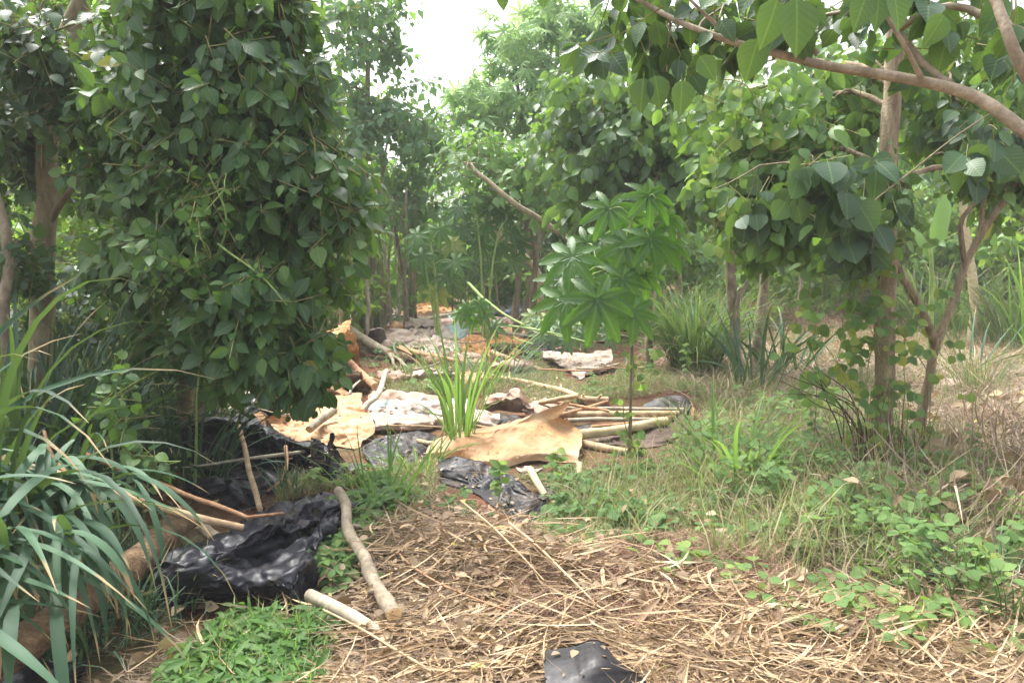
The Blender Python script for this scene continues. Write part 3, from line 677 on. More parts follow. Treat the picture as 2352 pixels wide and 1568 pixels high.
sheet('black_plastic_sheet', 'black plastic bunched upright like a rabbit ear below the tan tarpaulin', 'plastic sheet', [
 [(718, 1003, .26), (730, 1012, .30), (745, 1020, .27), (765, 998, .34), (778, 1030, .22)],
 [(712, 1040, .18), (735, 1045, .22), (755, 1050, .22), (775, 1050, .18), (800, 1060, .12)],
 [(715, 1080, .10), (740, 1085, .12), (765, 1080, .14), (790, 1080, .12), (845, 1070, .10)],
 [(735, 1110, .02), (760, 1120, .02), (790, 1125, .02), (820, 1110, .03), (850, 1100, .02)]], BD, 1.05, .010, 4, GP, amp=.03, fold=.03, fang=.2, ff=7)
sheet('black_plastic_sheet', 'flat dull black plastic lying in front of the bright grass tuft', 'plastic sheet', [
 [(1002, 1040, .14), (1050, 1045, .16), (1110, 1062, .13), (1170, 1085, .10), (1215, 1118, .06)],
 [(1004, 1070, .10), (1060, 1080, .10), (1120, 1100, .08), (1190, 1130, .06), (1250, 1150, .05)],
 [(1006, 1105, .02), (1080, 1125, .03), (1140, 1150, .03), (1200, 1165, .06), (1275, 1130, .04)],
 [(1012, 1125, .0), (1090, 1150, .0), (1150, 1185, .0), (1200, 1205, .0), (1265, 1180, .0)]], BD, 1.04, .011, 5, GP, amp=.03, fold=.022, fang=2.4, ff=5)
sheet('black_plastic_sheet', 'dark blue-black square of plastic lying in the straw at the bottom edge', 'plastic sheet', [
 [(1250, 1494, .12), (1310, 1485, .14), (1370, 1470, .17), (1405, 1505, .14)],
 [(1248, 1530, .13), (1310, 1530, .15), (1380, 1515, .18), (1450, 1540, .12)],
 [(1252, 1580, .11), (1320, 1590, .12), (1400, 1570, .13), (1484, 1552, .09)],
 [(1262, 1640, .06), (1330, 1650, .06), (1410, 1640, .06), (1485, 1610, .05)]], BD, 1.03, .009, 6, GP, amp=.01, fold=.010, fang=.9, ff=3, rag=.02)
sheet('black_plastic_sheet', 'black plastic in the bottom left corner under the cut grass', 'plastic sheet', [
 [(-30, 1535, .05), (60, 1515, .07), (130, 1505, .07), (200, 1500, .04)],
 [(-30, 1560, .05), (60, 1550, .07), (140, 1540, .08), (200, 1530, .04)],
 [(-30, 1620, .0), (60, 1620, .0), (140, 1600, .0), (190, 1570, .0)]], B, 1.05, .012, 7, GP, amp=.03, fold=.02)
sheet('black_plastic_film', 'greyish black film between the tan tarpaulin and the bright grass tuft', 'plastic sheet', [
 [(860, 1005, .09), (900, 998, .09), (960, 985, .09), (1005, 1000, .05)],
 [(830, 1025, .08), (880, 1015, .08), (945, 1012, .07), (995, 1018, .04)],
 [(840, 1050, .04), (890, 1040, .07), (950, 1035, .06), (985, 1045, .02)],
 [(860, 1080, .0), (910, 1085, .0), (950, 1075, .0), (980, 1065, .0)]], BD, 1.05, .012, 8, GP, amp=.03, fold=.022, fang=1.9)
sheet('black_plastic_film', 'long strip of grey-black film under the bamboo poles', 'plastic sheet', [
 [(860, 950, .05), (1000, 945, .06), (1150, 950, .05), (1300, 972, .05), (1450, 985, .04)],
 [(860, 972, .04), (1000, 962, .05), (1150, 975, .04), (1300, 985, .05), (1450, 1000, .03)],
 [(865, 985, .0), (1000, 985, .0), (1150, 1000, .0), (1300, 1010, .0), (1450, 1015, .0)]], BD, 1.05, .02, 9, GP, amp=.03)
sheet('black_plastic_sheet', 'tattered scrap of black plastic at the feet of the two short props', 'plastic sheet', [
 [(1240, 1125, .03), (1290, 1118, .03), (1340, 1118, .03), (1380, 1122, .02)],
 [(1230, 1140, .03), (1290, 1140, .03), (1330, 1145, .04), (1370, 1140, .02)],
 [(1235, 1155, .0), (1280, 1160, .0), (1320, 1165, .0), (1350, 1160, .0)]], BD, 1.12, .014, 10, GP, amp=.04)
sheet('black_plastic_sheet', 'dark plastic heaped in shade behind the tan tarpaulin, under the shrub', 'plastic sheet', [
 [(560, 880, .25), (620, 870, .25), (660, 905, .2), (690, 930, .12)],
 [(530, 915, .22), (590, 905, .25), (640, 935, .18), (690, 955, .10)],
 [(545, 945, .15), (590, 940, .15), (640, 955, .1), (680, 970, .06)],
 [(560, 985, .0), (600, 980, .0), (650, 985, .0), (680, 985, .0)]], B, 1.05, .014, 12, GP, amp=.04, fold=.03, fang=.3)
sheet('black_plastic_sheet', 'dark filler sheet for the shaded void between the big bulging sheet and the small bag', 'plastic sheet', [  # sheet added to fill a dark void; its black stands for shade
 [(420, 1100, .08), (500, 1095, .10), (600, 1090, .10), (720, 1090, .07)], [(430, 1125, .06), (500, 1120, .08), (600, 1115, .08), (720, 1110, .05)], [(470, 1150, .0), (520, 1150, .01), (620, 1140, .01), (720, 1135, .0)]], B, 1.05, .014, 14, GP, amp=.04, fold=.035, fang=.2)
sheet('black_plastic_sheet', 'torn black strip running from the bunched plastic up to the tan tarpaulin', 'plastic sheet', [
 [(640, 1000, .16), (700, 1010, .16), (760, 1025, .14)], [(650, 1025, .14), (710, 1040, .14), (770, 1050, .12)], [(670, 1060, .04), (720, 1068, .05), (780, 1072, .04)]], B, 1.06, .013, 15, GP, amp=.04, fold=.035, fang=1)
GT = 'tan and white tarpaulins'
sheet('tan_tarpaulin', 'tan tarpaulin with dirty patches spread under the hanging shrub, its left edge curling up', 'tarpaulin', [
 [(650, 925, .14), (700, 905, .16), (770, 905, .14), (835, 902, .12)],
 [(635, 950, .18), (700, 935, .14), (770, 938, .12), (835, 942, .08)],
 [(600, 965, .16), (690, 965, .07), (770, 968, .10), (858, 962, .10)],
 [(625, 990, .10), (700, 985, .06), (780, 992, .09), (860, 992, .07)],
 [(645, 1022, .02), (710, 1012, .03), (760, 1020, .04), (815, 1030, .03)]], ['tan', 'brown_mat'], 1.06, .013, 20, GT, rag=.035, amp=.05, fold=.022, fang=1.4, ff=4)
sheet('tan_tarpaulin', 'narrow curled tan flap lifted over the black plastic', 'tarpaulin', [
 [(575, 948, .28), (600, 945, .30), (618, 960, .28)],
 [(600, 975, .22), (615, 968, .24), (628, 985, .20)],
 [(615, 1005, .14), (640, 1000, .13), (665, 1015, .10)],
 [(645, 1022, .08), (680, 1018, .08), (720, 1025, .05)]], ['tan', 'brown_mat'], 1.05, .016, 21, GT)
sheet('tan_tarpaulin', 'largest golden tan tarpaulin draped over a pole tip, front right of the bright grass tuft', 'tarpaulin', [
 [(985, 1010, .10), (1080, 985, .18), (1170, 962, .27), (1260, 940, .33), (1322, 912, .40)],
 [(975, 1025, .08), (1070, 1005, .17), (1150, 985, .23), (1235, 965, .26), (1285, 965, .25)],
 [(970, 1040, .06), (1060, 1030, .11), (1150, 1015, .16), (1225, 1000, .19), (1338, 978, .17)],
 [(965, 1050, .03), (1060, 1052, .05), (1130, 1050, .10), (1230, 1035, .13), (1335, 1025, .12)],
 [(960, 1058, .0), (1060, 1075, .0), (1140, 1078, .03), (1220, 1062, .05), (1332, 1055, .06)]], ['tan', 'white_sheet'], 1.03, .013, 22, GT, rag=.02, amp=.03, e2=1.03, fold=.035, fang=-.6, ff=2.6)
sheet('pinkish_sack', 'rumpled pinkish white sack peaking behind the bright grass tuft', 'sack', [
 [(1110, 905, .14), (1150, 895, .22), (1190, 890, .26), (1210, 920, .16)],
 [(1110, 925, .12), (1150, 918, .16), (1190, 918, .18), (1225, 938, .10)],
 [(1105, 950, .0), (1150, 950, .0), (1195, 955, .0), (1235, 955, .0)]], ['pink_sheet'], 1.07, .014, 23, GT, amp=.05, fold=.03, fang=.3)
sheet('printed_sack', 'pinkish white sack with faded cyan print between the tan tarpaulin and the grass tuft', 'sack', [
 [(850, 925, .08), (920, 912, .09), (1000, 918, .09), (1080, 905, .08)],
 [(840, 942, .08), (920, 932, .10), (1000, 930, .09), (1090, 925, .10)],
 [(845, 965, .03), (920, 958, .05), (1000, 952, .05), (1100, 948, .05)],
 [(850, 980, .0), (930, 972, .0), (1000, 962, .0), (1100, 958, .0)]], ['print_sheet'], 1.06, .014, 24, GT, amp=.05, fold=.03, fang=1.5)
sheet('white_sack', 'flattened white sack lying open below the wilted palmate leaves', 'sack', [
 [(1245, 808, .12), (1290, 806, .10), (1350, 812, .12), (1405, 798, .22)],
 [(1250, 822, .10), (1300, 822, .12), (1350, 825, .14), (1408, 822, .14)],
 [(1275, 832, .06), (1310, 838, .08), (1355, 845, .09), (1400, 838, .08)],
 [(1315, 862, .0), (1330, 872, .0), (1350, 862, .02), (1395, 852, .02)]], ['white_sheet', 'black_dull'], 1.06, .018, 25, GT, amp=.05, fold=.03, fang=1.2)
sheet('printed_sack', 'white sack with cyan print lying on the far heap above the cut log', 'sack', [
 [(995, 752, .32), (1045, 742, .34), (1095, 742, .32)],
 [(988, 785, .14), (1040, 778, .16), (1085, 772, .14)],
 [(975, 808, .03), (1030, 812, .03), (1075, 798, .03)]], ['print_sheet'], 1.08, .03, 26, GT, amp=.05)
for k, (r, mt, lb) in enumerate([
 ([[(890, 738, .24), (950, 730, .26), (1010, 734, .22)], [(885, 752, .2), (950, 748, .2), (1005, 750, .16)], [(885, 772, .0), (950, 768, .0), (1010, 768, .0)]], 'white_sheet', 'dirty white sheet at the left end of the far heap'),
 ([[(895, 764, .20), (980, 760, .20), (1070, 735, .30)], [(900, 778, .12), (980, 776, .12), (1050, 752, .2)], [(905, 798, .0), (980, 795, .0), (1040, 778, .05)]], 'white_sheet', 'long folded cream sheet running towards the printed sack on the far heap'),
 ([[(1060, 728, .28), (1110, 722, .30), (1180, 735, .26), (1250, 758, .18)], [(1060, 752, .12), (1120, 752, .12), (1180, 760, .1), (1250, 780, .06)], [(1070, 775, .0), (1120, 775, .0), (1180, 782, .0), (1240, 795, .0)]], 'pink_sheet', 'pinkish sheet on the far heap under the fallen green stems'),
 ([[(735, 842, .22), (790, 838, .24), (838, 860, .18)], [(730, 865, .14), (790, 862, .16), (845, 885, .08)], [(725, 890, .02), (790, 890, .02), (848, 905, .0)]], 'white_sheet', 'creased white sheet below the leaning log'),
 ([[(640, 815, .42), (675, 808, .46), (700, 825, .42)], [(650, 835, .34), (675, 832, .36), (700, 845, .32)], [(655, 858, .24), (675, 862, .24), (695, 868, .22)], [(640, 900, .0), (670, 900, .0), (695, 900, .0)]], 'white_sheet', 'bright white sheet seen through the lowest leaves of the big shrub'),
 ([[(612, 900, .30), (632, 895, .34), (655, 878, .38)], [(612, 912, .24), (632, 915, .24), (650, 908, .26)], [(622, 925, .12), (640, 928, .12), (650, 920, .14)]], 'white_sheet', 'small torn white scrap hanging at the shade edge under the shrub')]):
    sheet('tarpaulin_sheet', lb, 'tarpaulin', r, [mt], 1.07, .02, 30+k, GT, amp=.05, fold=.03, fang=.5+k)
sheet('tan_tarpaulin', 'tan tarpaulin rolled over a post end beside the lowest shrub leaves', 'tarpaulin', [
 [(735, 770, .62), (775, 750, .66), (808, 732, .70)], [(720, 790, .55), (765, 778, .60), (805, 760, .60)],
 [(718, 808, .42), (755, 800, .48), (790, 790, .46)], [(712, 850, .12), (745, 850, .14), (775, 840, .18)]], ['tan', 'tan_orange'], 1.05, .02, 41, GT)
sheet('brown_tarpaulin', 'rusty brown tarpaulin side hanging below the tan roll', 'tarpaulin', [
 [(785, 790, .42), (805, 765, .52), (818, 765, .50)], [(788, 808, .30), (808, 800, .32), (824, 800, .30)], [(795, 822, .12), (812, 828, .12), (824, 825, .14)], [(795, 835, .0), (812, 845, .0), (828, 840, .0)]], ['brown_mat', 'tan_orange'], 1.05, .02, 42, GT)
sheet('orange_tarpaulin', 'small orange brown tarpaulin tent left of the cut logs', 'tarpaulin', [
 [(848, 762, .30), (868, 754, .36), (882, 756, .32)], [(842, 778, .18), (866, 776, .22), (888, 780, .16)], [(838, 795, .02), (868, 805, .02), (893, 802, .02)]], ['tan_orange', 'brown_mat'], 1.06, .022, 43, GT)
for k, (r, mt, lb) in enumerate([
 ([[(845, 900, .10), (900, 893, .12), (960, 900, .12), (1010, 905, .08)], [(845, 915, .09), (900, 912, .1), (960, 915, .1), (1010, 918, .06)], [(850, 930, .03), (900, 928, .05), (960, 930, .05), (1005, 930, .03)]], 'pink_sheet', 'pinkish sheet strip behind the printed sack'),
 ([[(990, 940, .12), (1040, 935, .14), (1100, 940, .14), (1150, 950, .10)], [(985, 958, .1), (1040, 955, .12), (1100, 960, .12), (1150, 968, .08)], [(990, 980, .04), (1040, 985, .05), (1100, 985, .05), (1145, 982, .04)]], 'white_sheet', 'white sheet running behind the bright grass tuft into the golden tarpaulin'),
 ([[(850, 955, .12), (900, 950, .13), (960, 950, .13), (1000, 955, .1)], [(845, 970, .1), (900, 966, .12), (960, 968, .11), (1000, 970, .08)], [(850, 990, .04), (900, 988, .05), (955, 988, .05), (995, 985, .04)]], 'white_sheet', 'crumpled white sheet between the tan tarpaulin and the grey-black film'),
 ([[(1200, 925, .12), (1250, 915, .13), (1290, 922, .1)], [(1200, 940, .1), (1250, 935, .1), (1290, 940, .08)], [(1205, 955, .04), (1250, 955, .04), (1290, 955, .03)]], 'pink_sheet', 'pale pink sheet behind the peak of the golden tarpaulin'),
 ([[(860, 700, .2), (900, 692, .22), (945, 700, .18)], [(860, 715, .1), (900, 712, .12), (945, 715, .08)], [(865, 730, 0), (900, 732, 0), (940, 730, 0)]], 'white_sheet', 'dirty white sheet at the foot of the slim stems'),
 ([[(1120, 690, .3), (1165, 682, .32), (1210, 692, .28)], [(1115, 708, .18), (1165, 705, .2), (1215, 712, .16)], [(1120, 730, 0), (1165, 732, 0), (1215, 730, 0)]], 'print_sheet', 'heaped white and cyan sheet at the head of the debris'),
 ([[(1060, 680, .2), (1095, 672, .22), (1130, 680, .18)], [(1058, 692, .1), (1095, 690, .12), (1130, 692, .08)], [(1060, 704, 0), (1095, 706, 0), (1130, 704, 0)]], 'tan', 'tan sheet farthest back at the head of the debris'),
 ([[(1130, 775, .2), (1175, 768, .22), (1225, 778, .16)], [(1125, 790, .12), (1175, 786, .14), (1225, 794, .08)], [(1130, 806, 0), (1175, 808, 0), (1220, 806, 0)]], 'tan_orange', 'rust orange sheet under the right part of the far heap'),
 ([[(1010, 812, .12), (1060, 805, .14), (1115, 812, .1)], [(1005, 826, .06), (1060, 822, .08), (1115, 828, .05)], [(1012, 840, 0), (1060, 842, 0), (1110, 840, 0)]], 'pink_sheet', 'pinkish sheet right of the thick cut log'),
 ([[(700, 878, .2), (745, 870, .2), (790, 882, .16)], [(695, 892, .14), (745, 888, .16), (800, 896, .12)], [(700, 908, .08), (750, 908, .08), (800, 908, .08)]], 'tan', 'tan fold behind the patched tan tarpaulin'),
 ([[(880, 745, .34), (910, 738, .36), (930, 748, .3)], [(878, 762, .2), (910, 760, .22), (935, 765, .16)], [(882, 785, 0), (910, 788, 0), (935, 782, 0)]], 'tan', 'tan corner at the left end of the far heap')]):
    sheet('sheet', lb, 'sheet', r, [mt], 1.08, .018, 130+k, GT, amp=.05, fold=.035, fang=.3+k*.9)
# the far heap itself, three rows of crumpled sheets
rs = np.random.RandomState(123)
for r_, (row, y0) in enumerate((('back', 712), ('middle', 748), ('front', 792))):
    for c_, where in enumerate(('at its left end', 'left of its middle', 'in its middle', 'right of its middle', 'at its right end')):
        x = 900+c_*82+rs.uniform(-14, 14)+r_*8; y = y0+rs.uniform(-8, 8)+(c_ > 3)*8; hw = rs.uniform(42, 66)*(1+.12*r_); h = .10+.13*rs.rand(); dy = 17+5*r_
        mt, cl = [('white_sheet', 'dirty white'), ('pink_sheet', 'pinkish'), ('tan', 'tan'), ('white_sheet', 'cream white'), ('print_sheet', 'white and cyan'), ('black_dull', 'blackish'), ('tan_orange', 'rusty orange')][(c_*3+r_*2+3) % 7]
        j = lambda s=4: rs.uniform(-s, s)
        sheet('sheet', cl+' sheet in the '+row+' row of the far heap, '+where, 'sheet', [
          [(x-hw+j(), y-dy+j(), h*.7), (x+j(), y-dy*1.3+j(), h*1.25), (x+hw+j(), y-dy+j(), h*.8)], [(x-hw*1.1+j(), y+j(), h*.5), (x+j(), y-dy*.2, h*.8), (x+hw+j(), y+j(), h*.5)],
          [(x-hw*.8+j(), y+dy, 0), (x+j(), y+dy+j(), .03), (x+hw*.8+j(), y+dy, 0)]], [mt], 1.1, .022, 160+r_*5+c_, 'crumpled sheets of the far heap', amp=.07, fold=.035, fang=rs.rand()*3, rag=.04)
for k, (x, y, hw, h, mt, lb) in enumerate([(790, 868, 44, .26, 'white_sheet', 'dirty white sheet below the forked grey log'), (850, 880, 36, .16, 'tan', 'tan sheet between the leaning log and the crooked stick'), (905, 868, 40, .14, 'pink_sheet', 'pinkish sheet in front of the thick cut log'),
  (1000, 862, 50, .16, 'white_sheet', 'white sheet lying before the cut logs, left of the grass tip'), (1180, 842, 46, .16, 'pink_sheet', 'pale pink sheet left of the flattened white sack'), (1090, 868, 44, .12, 'tan', 'tan sheet between the far heap and the pinkish sack'), (770, 800, 40, .4, 'pink_sheet', 'pinkish sheet behind the tan roll'), (840, 735, 44, .24, 'white_sheet', 'pale sheet left of the far heap, behind the orange tent')]):
    sheet('sheet', lb, 'sheet', [[(x-hw, y-14, h*.7), (x, y-20, h*1.2), (x+hw, y-12, h*.8)], [(x-hw*1.1, y, h*.5), (x, y-3, h*.8), (x+hw, y, h*.5)], [(x-hw*.8, y+15, 0), (x, y+17, .02), (x+hw*.8, y+14, 0)]], [mt], 1.1, .02, 260+k, GT, amp=.07, fold=.045, fang=k, rag=.04)
# small sticks all over the heap
rs = np.random.RandomState(99); GX = 'thin sticks strewn over the debris heap'
for k in range(40):
    x, y = (rs.uniform(860, 1420), rs.uniform(690, 860)) if k < 32 else (rs.uniform(640, 1250), rs.uniform(890, 1010))
    b = G(x, y, .1+.12*rs.rand()); L = rs.uniform(.25, .8); a = rs.uniform(-.5, .5) if rs.rand() < .7 else rs.uniform(0, 3.1)
    e = b+np.array([math.cos(a)*L, math.sin(a)*L*.8, rs.uniform(-.12, .12)]); e[2] = max(e[2], .03)
    g = Geo(); r = rs.uniform(.006, .016); tube(g, [b, (b+e)/2+rs.randn(3)*.02, e], r, r*.7, 7, None, 0, .15, k, .03, 1)
    tag(g.build('stick', [MAT[['wood', 'wood_red', 'wood_grey', 'bark_smooth'][k % 4]], MAT['cutwood']], origin=b*[1, 1, 0]), ('thin pale', 'thin reddish', 'thin grey', 'smooth brownish')[k % 4]+' stick '+('lying across the near sheets round the grass tuft' if k >= 32 else 'on the left half of the far debris heap' if x < 1140 else 'on the right half of the far debris heap'), 'stick', GX)
# rolled end of the dark mat
def mat_roll():
    root = empty('dark_mat', G(1500, 1000), 'dark brown mat rolled up at its right end, holding the bamboo poles', 'mat')
    def sh(name, rows, mats, seed, e=1.04):
        o = sheet(name, None, None, rows, mats, e, .018, seed, None, .008, 0, amp=.03, e2=1.03)
        loc = o.location.copy(); o.parent = root; o.location = loc-root.location
        return o
    sh('flat_sheet', [[(1330, 985, .05), (1400, 985, .05), (1480, 985, .06), (1540, 975, .06), (1560, 955, .10)],
        [(1335, 1003, .04), (1410, 1003, .04), (1490, 998, .05), (1550, 985, .06), (1575, 965, .12)],
        [(1340, 1020, .02), (1420, 1018, .02), (1480, 1015, .03), (1545, 1003, .05), (1583, 972, .14)],
        [(1345, 1030, .0), (1420, 1030, .0), (1480, 1035, .0), (1550, 1012, .02), (1588, 985, .12)]], ['brown_mat', 'tan'], 50)
    sh('rolled_end', [[(1480, 930, .12), (1508, 918, .17), (1535, 912, .20), (1565, 910, .22), (1583, 918, .22)],
        [(1510, 945, .10), (1530, 938, .12), (1550, 935, .13), (1572, 935, .15), (1590, 932, .19)],
        [(1530, 962, .06), (1545, 960, .06), (1560, 958, .07), (1578, 955, .11), (1592, 945, .17)],
        [(1545, 975, .03), (1555, 975, .03), (1568, 974, .05), (1582, 968, .09), (1590, 958, .14)]], ['black_dull', 'tan'], 51, 1.08)
    sh('tan_edge', [[(1591, 935, .20), (1594, 938, .19), (1595, 942, .18)], [(1583, 968, .13), (1588, 968, .12), (1590, 970, .11)],
        [(1570, 990, .08), (1574, 992, .07), (1576, 994, .06)], [(1545, 1010, .04), (1548, 1013, .02), (1550, 1016, .01)]], ['tan'], 52, 1.01)
mat_roll()
# far scraps on the heap (x, y, size, material, label)
for k, (a, b, s, mt, nm, lb) in enumerate([
 (1185, 722, 40, 'rag_blue', 'rag', 'blue and white rag on the far debris heap'),
 (1170, 703, 26, 'white_sheet', 'white_scrap', 'white scrap just behind the blue rag'),
 (1090, 685, 22, 'white_sheet', 'white_scrap', 'farthest small white scrap at the head of the heap'),
 (1055, 700, 18, 'tan', 'tan_scrap', 'small tan scrap on red soil left of the far heap'),
 (1150, 800, 34, 'brown_mat', 'brown_scrap', 'dark brown scrap under the wilted palmate leaves'),
 (905, 795, 36, 'black_dull', 'black_scrap', 'dark scrap tucked under the cut logs'),
 (1385, 775, 26, 'tan', 'tan_scrap', 'small tan scrap on the wilted leaves'),
 (905, 720, 26, 'white_sheet', 'white_scrap', 'pale scrap behind the far heap near the multi-stemmed tree'),
 (940, 728, 24, 'pink_sheet', 'pink_scrap', 'pinkish scrap on the ground left of the far heap'),
 (1215, 1085, 30, 'white_sheet', 'white_scrap', 'pale plastic scrap beside the short left prop'),
 (2185, 885, 34, 'white_sheet', 'white_scrap', 'white litter on the dry grass behind the slim forked tree'),
 (1665, 1408, 22, 'white_sheet', 'white_scrap', 'pale green-white scrap on the reddish litter'),
 (1510, 1505, 22, 'white_sheet', 'white_scrap', 'cream curled scrap right of the bottom black plastic'),
 (1120, 757, 30, 'white_sheet', 'white_scrap', 'white scrap in the middle of the far heap'),
 (1040, 1010, 18, 'white_sheet', 'white_scrap', 'white scrap at the foot of the bright grass tuft')]):
    h = .02+M(s, G(a, b)[1])*.45
    sheet(nm, lb, 'scrap', [[(a-s, b-s*.25, h*.3), (a, b-s*.45, h), (a+s, b-s*.3, h*.5)], [(a-s*.9, b, h*.3), (a+s*.1, b-s*.1, h*.9), (a+s*.9, b, h*.2)], [(a-s*.6, b+s*.3, 0), (a, b+s*.35, .01), (a+s*.7, b+s*.2, 0)]], [mt], 1.15, M(s, G(a, b)[1])/9, 60+k, 'scraps of sheet and rag', amp=.3*h+.01)

# ================================================================== LOGS, STICKS, POLES
GS = 'cut sticks and poles'
stick('log', 'thick brown log lying from the bottom left corner under the cut grass', 'log', [(-60, 1560, .14), (60, 1475, .17), (170, 1395, .18), (320, 1285, .18), (425, 1185, .16)], 92, 60, 'log', seed=1, sides=18, wob=.03, rn=.16)
stick('pole', 'longest pale pole across the left, its right end on the black plastic', 'pole', [(-40, 1035, .45), (130, 1090, .42), (340, 1158, .36), (560, 1212, .22)], 22, 17, 'wood', GS, 2, nodes=.16, stubs=2)
stick('stick', 'thin reddish stick above the longest pole, broken towards its right end', 'stick', [(200, 1042, .46), (300, 1080, .40), (420, 1130, .34), (570, 1190, .24)], 12, 11, 'wood_red', GS, 3, nodes=.1, forks=[([(565, 1188, .24), (600, 1183, .26), (650, 1178, .22)], 10, 7)])
stick('stick', 'upright pale stick leaning on the small black bag', 'stick', [(546, 980, .36), (566, 1050, .24), (600, 1172, .05)], 11, 14, 'wood', GS, 4, stubs=1)
stick('stick', 'long thin whitish stick lying across the big black plastic', 'stick', [(405, 1072, .22), (480, 1066, .2), (580, 1052, .2), (700, 1037, .16)], 4, 9, 'wood_grey', GS, 5)
stick('twig', 'pale forked twig standing beside the bunched black plastic', 'twig', [(655, 1025, .22), (662, 1060, .18), (655, 1096, .12)], 9, 8, 'wood_red', GS, 6, forks=[([(655, 1096, .12), (636, 1112, .1), (614, 1128, .06)], 7, 5), ([(655, 1096, .12), (668, 1115, .08), (684, 1135, .03)], 8, 5)], stubs=2)
stick('stick', 'thick pale stick with ringed nodes lying from the black plastic down to the straw', 'stick', [(776, 1126, .22), (797, 1158, .21), (802, 1212, .17), (840, 1290, .14), (872, 1350, .11), (905, 1412, .09)], 22, 38, 'bark_smooth', GS, 7, nodes=.16, stubs=4, sides=14)
stick('stick', 'mossy stick with a whitewashed band half buried in the straw', 'stick', [(712, 1365, .10), (760, 1392, .09), (820, 1425, .07), (870, 1460, .03)], 32, 36, 'wood_grey', GS, 8, nodes=.3, sides=12)
stick('stick', 'pale stick end poking up in the bottom left corner', 'stick', [(80, 1600, .02), (120, 1550, .06), (165, 1500, .10)], 24, 22, 'wood', GS, 9)
stick('stick', 'short brown stick pointing up at the far left beside the longest pole', 'stick', [(103, 990, .56), (125, 1050, .48), (158, 1088, .42)], 8, 10, 'wood_red', GS, 10)
stick('stick', 'short thick piece of stick just below the longest pole', 'stick', [(465, 1215, .12), (500, 1240, .10), (550, 1270, .06)], 30, 28, 'bark_smooth', GS, 11)
stick('pole', 'grey stick leaning out from under the shrub onto the dark plastic', 'stick', [(520, 948, .24), (560, 915, .30), (605, 885, .35)], 20, 16, 'wood_grey', GS, 12)
stick('stalk', 'broad dry grass stalk standing at the left of the shaded plastic', 'stalk', [(488, 960, .10), (505, 910, .28), (522, 850, .50)], 17, 12, 'wood', GS, 13)
stick('stump', 'short cut branch lying on the tan tarpaulin', 'stick', [(712, 985, .12), (735, 965, .16), (768, 942, .2)], 18, 20, 'bark_smooth', GS, 14)
stick('stick', 'crooked greenish stick rising from the tan tarpaulin edge', 'stick', [(830, 945, .12), (842, 928, .16), (868, 905, .20), (888, 852, .32)], 14, 12, 'wood_grey', GS, 15)
stick('log', 'dark reddish log leaning from the rolled tarpaulin to the white sheet', 'log', [(778, 812, .34), (810, 838, .24), (862, 888, .10)], 16, 20, 'wood_red', GS, 16)
stick('log', 'forked grey log behind the leaning log', 'log', [(800, 758, .30), (850, 788, .20), (895, 812, .12)], 24, 20, 'bark_smooth', GS, 17, forks=[([(890, 808, .12), (915, 825, .1), (945, 852, .04)], 11, 7), ([(893, 812, .12), (905, 835, .08), (915, 850, .03)], 9, 6)], sides=12)
stick('log', 'thick cut log in the middle of the heap', 'log', [(905, 818, .08), (950, 824, .08), (1008, 836, .07)], 26, 30, 'log', GS, 18, sides=14)
stick('log', 'thinner cut log lying on top of the thick one', 'log', [(918, 800, .18), (965, 812, .17), (1060, 832, .08)], 15, 12, 'wood_red', GS, 19)
stick('branch', 'long knobbly branch on the grass behind the bamboo poles', 'branch', [(1120, 862, .05), (1200, 876, .05), (1290, 895, .06), (1345, 915, .05), (1395, 918, .03)], 10, 16, 'wood', GS, 20, stubs=5, forks=[([(1290, 893, .06), (1284, 880, .1), (1278, 868, .16)], 6, 4)])
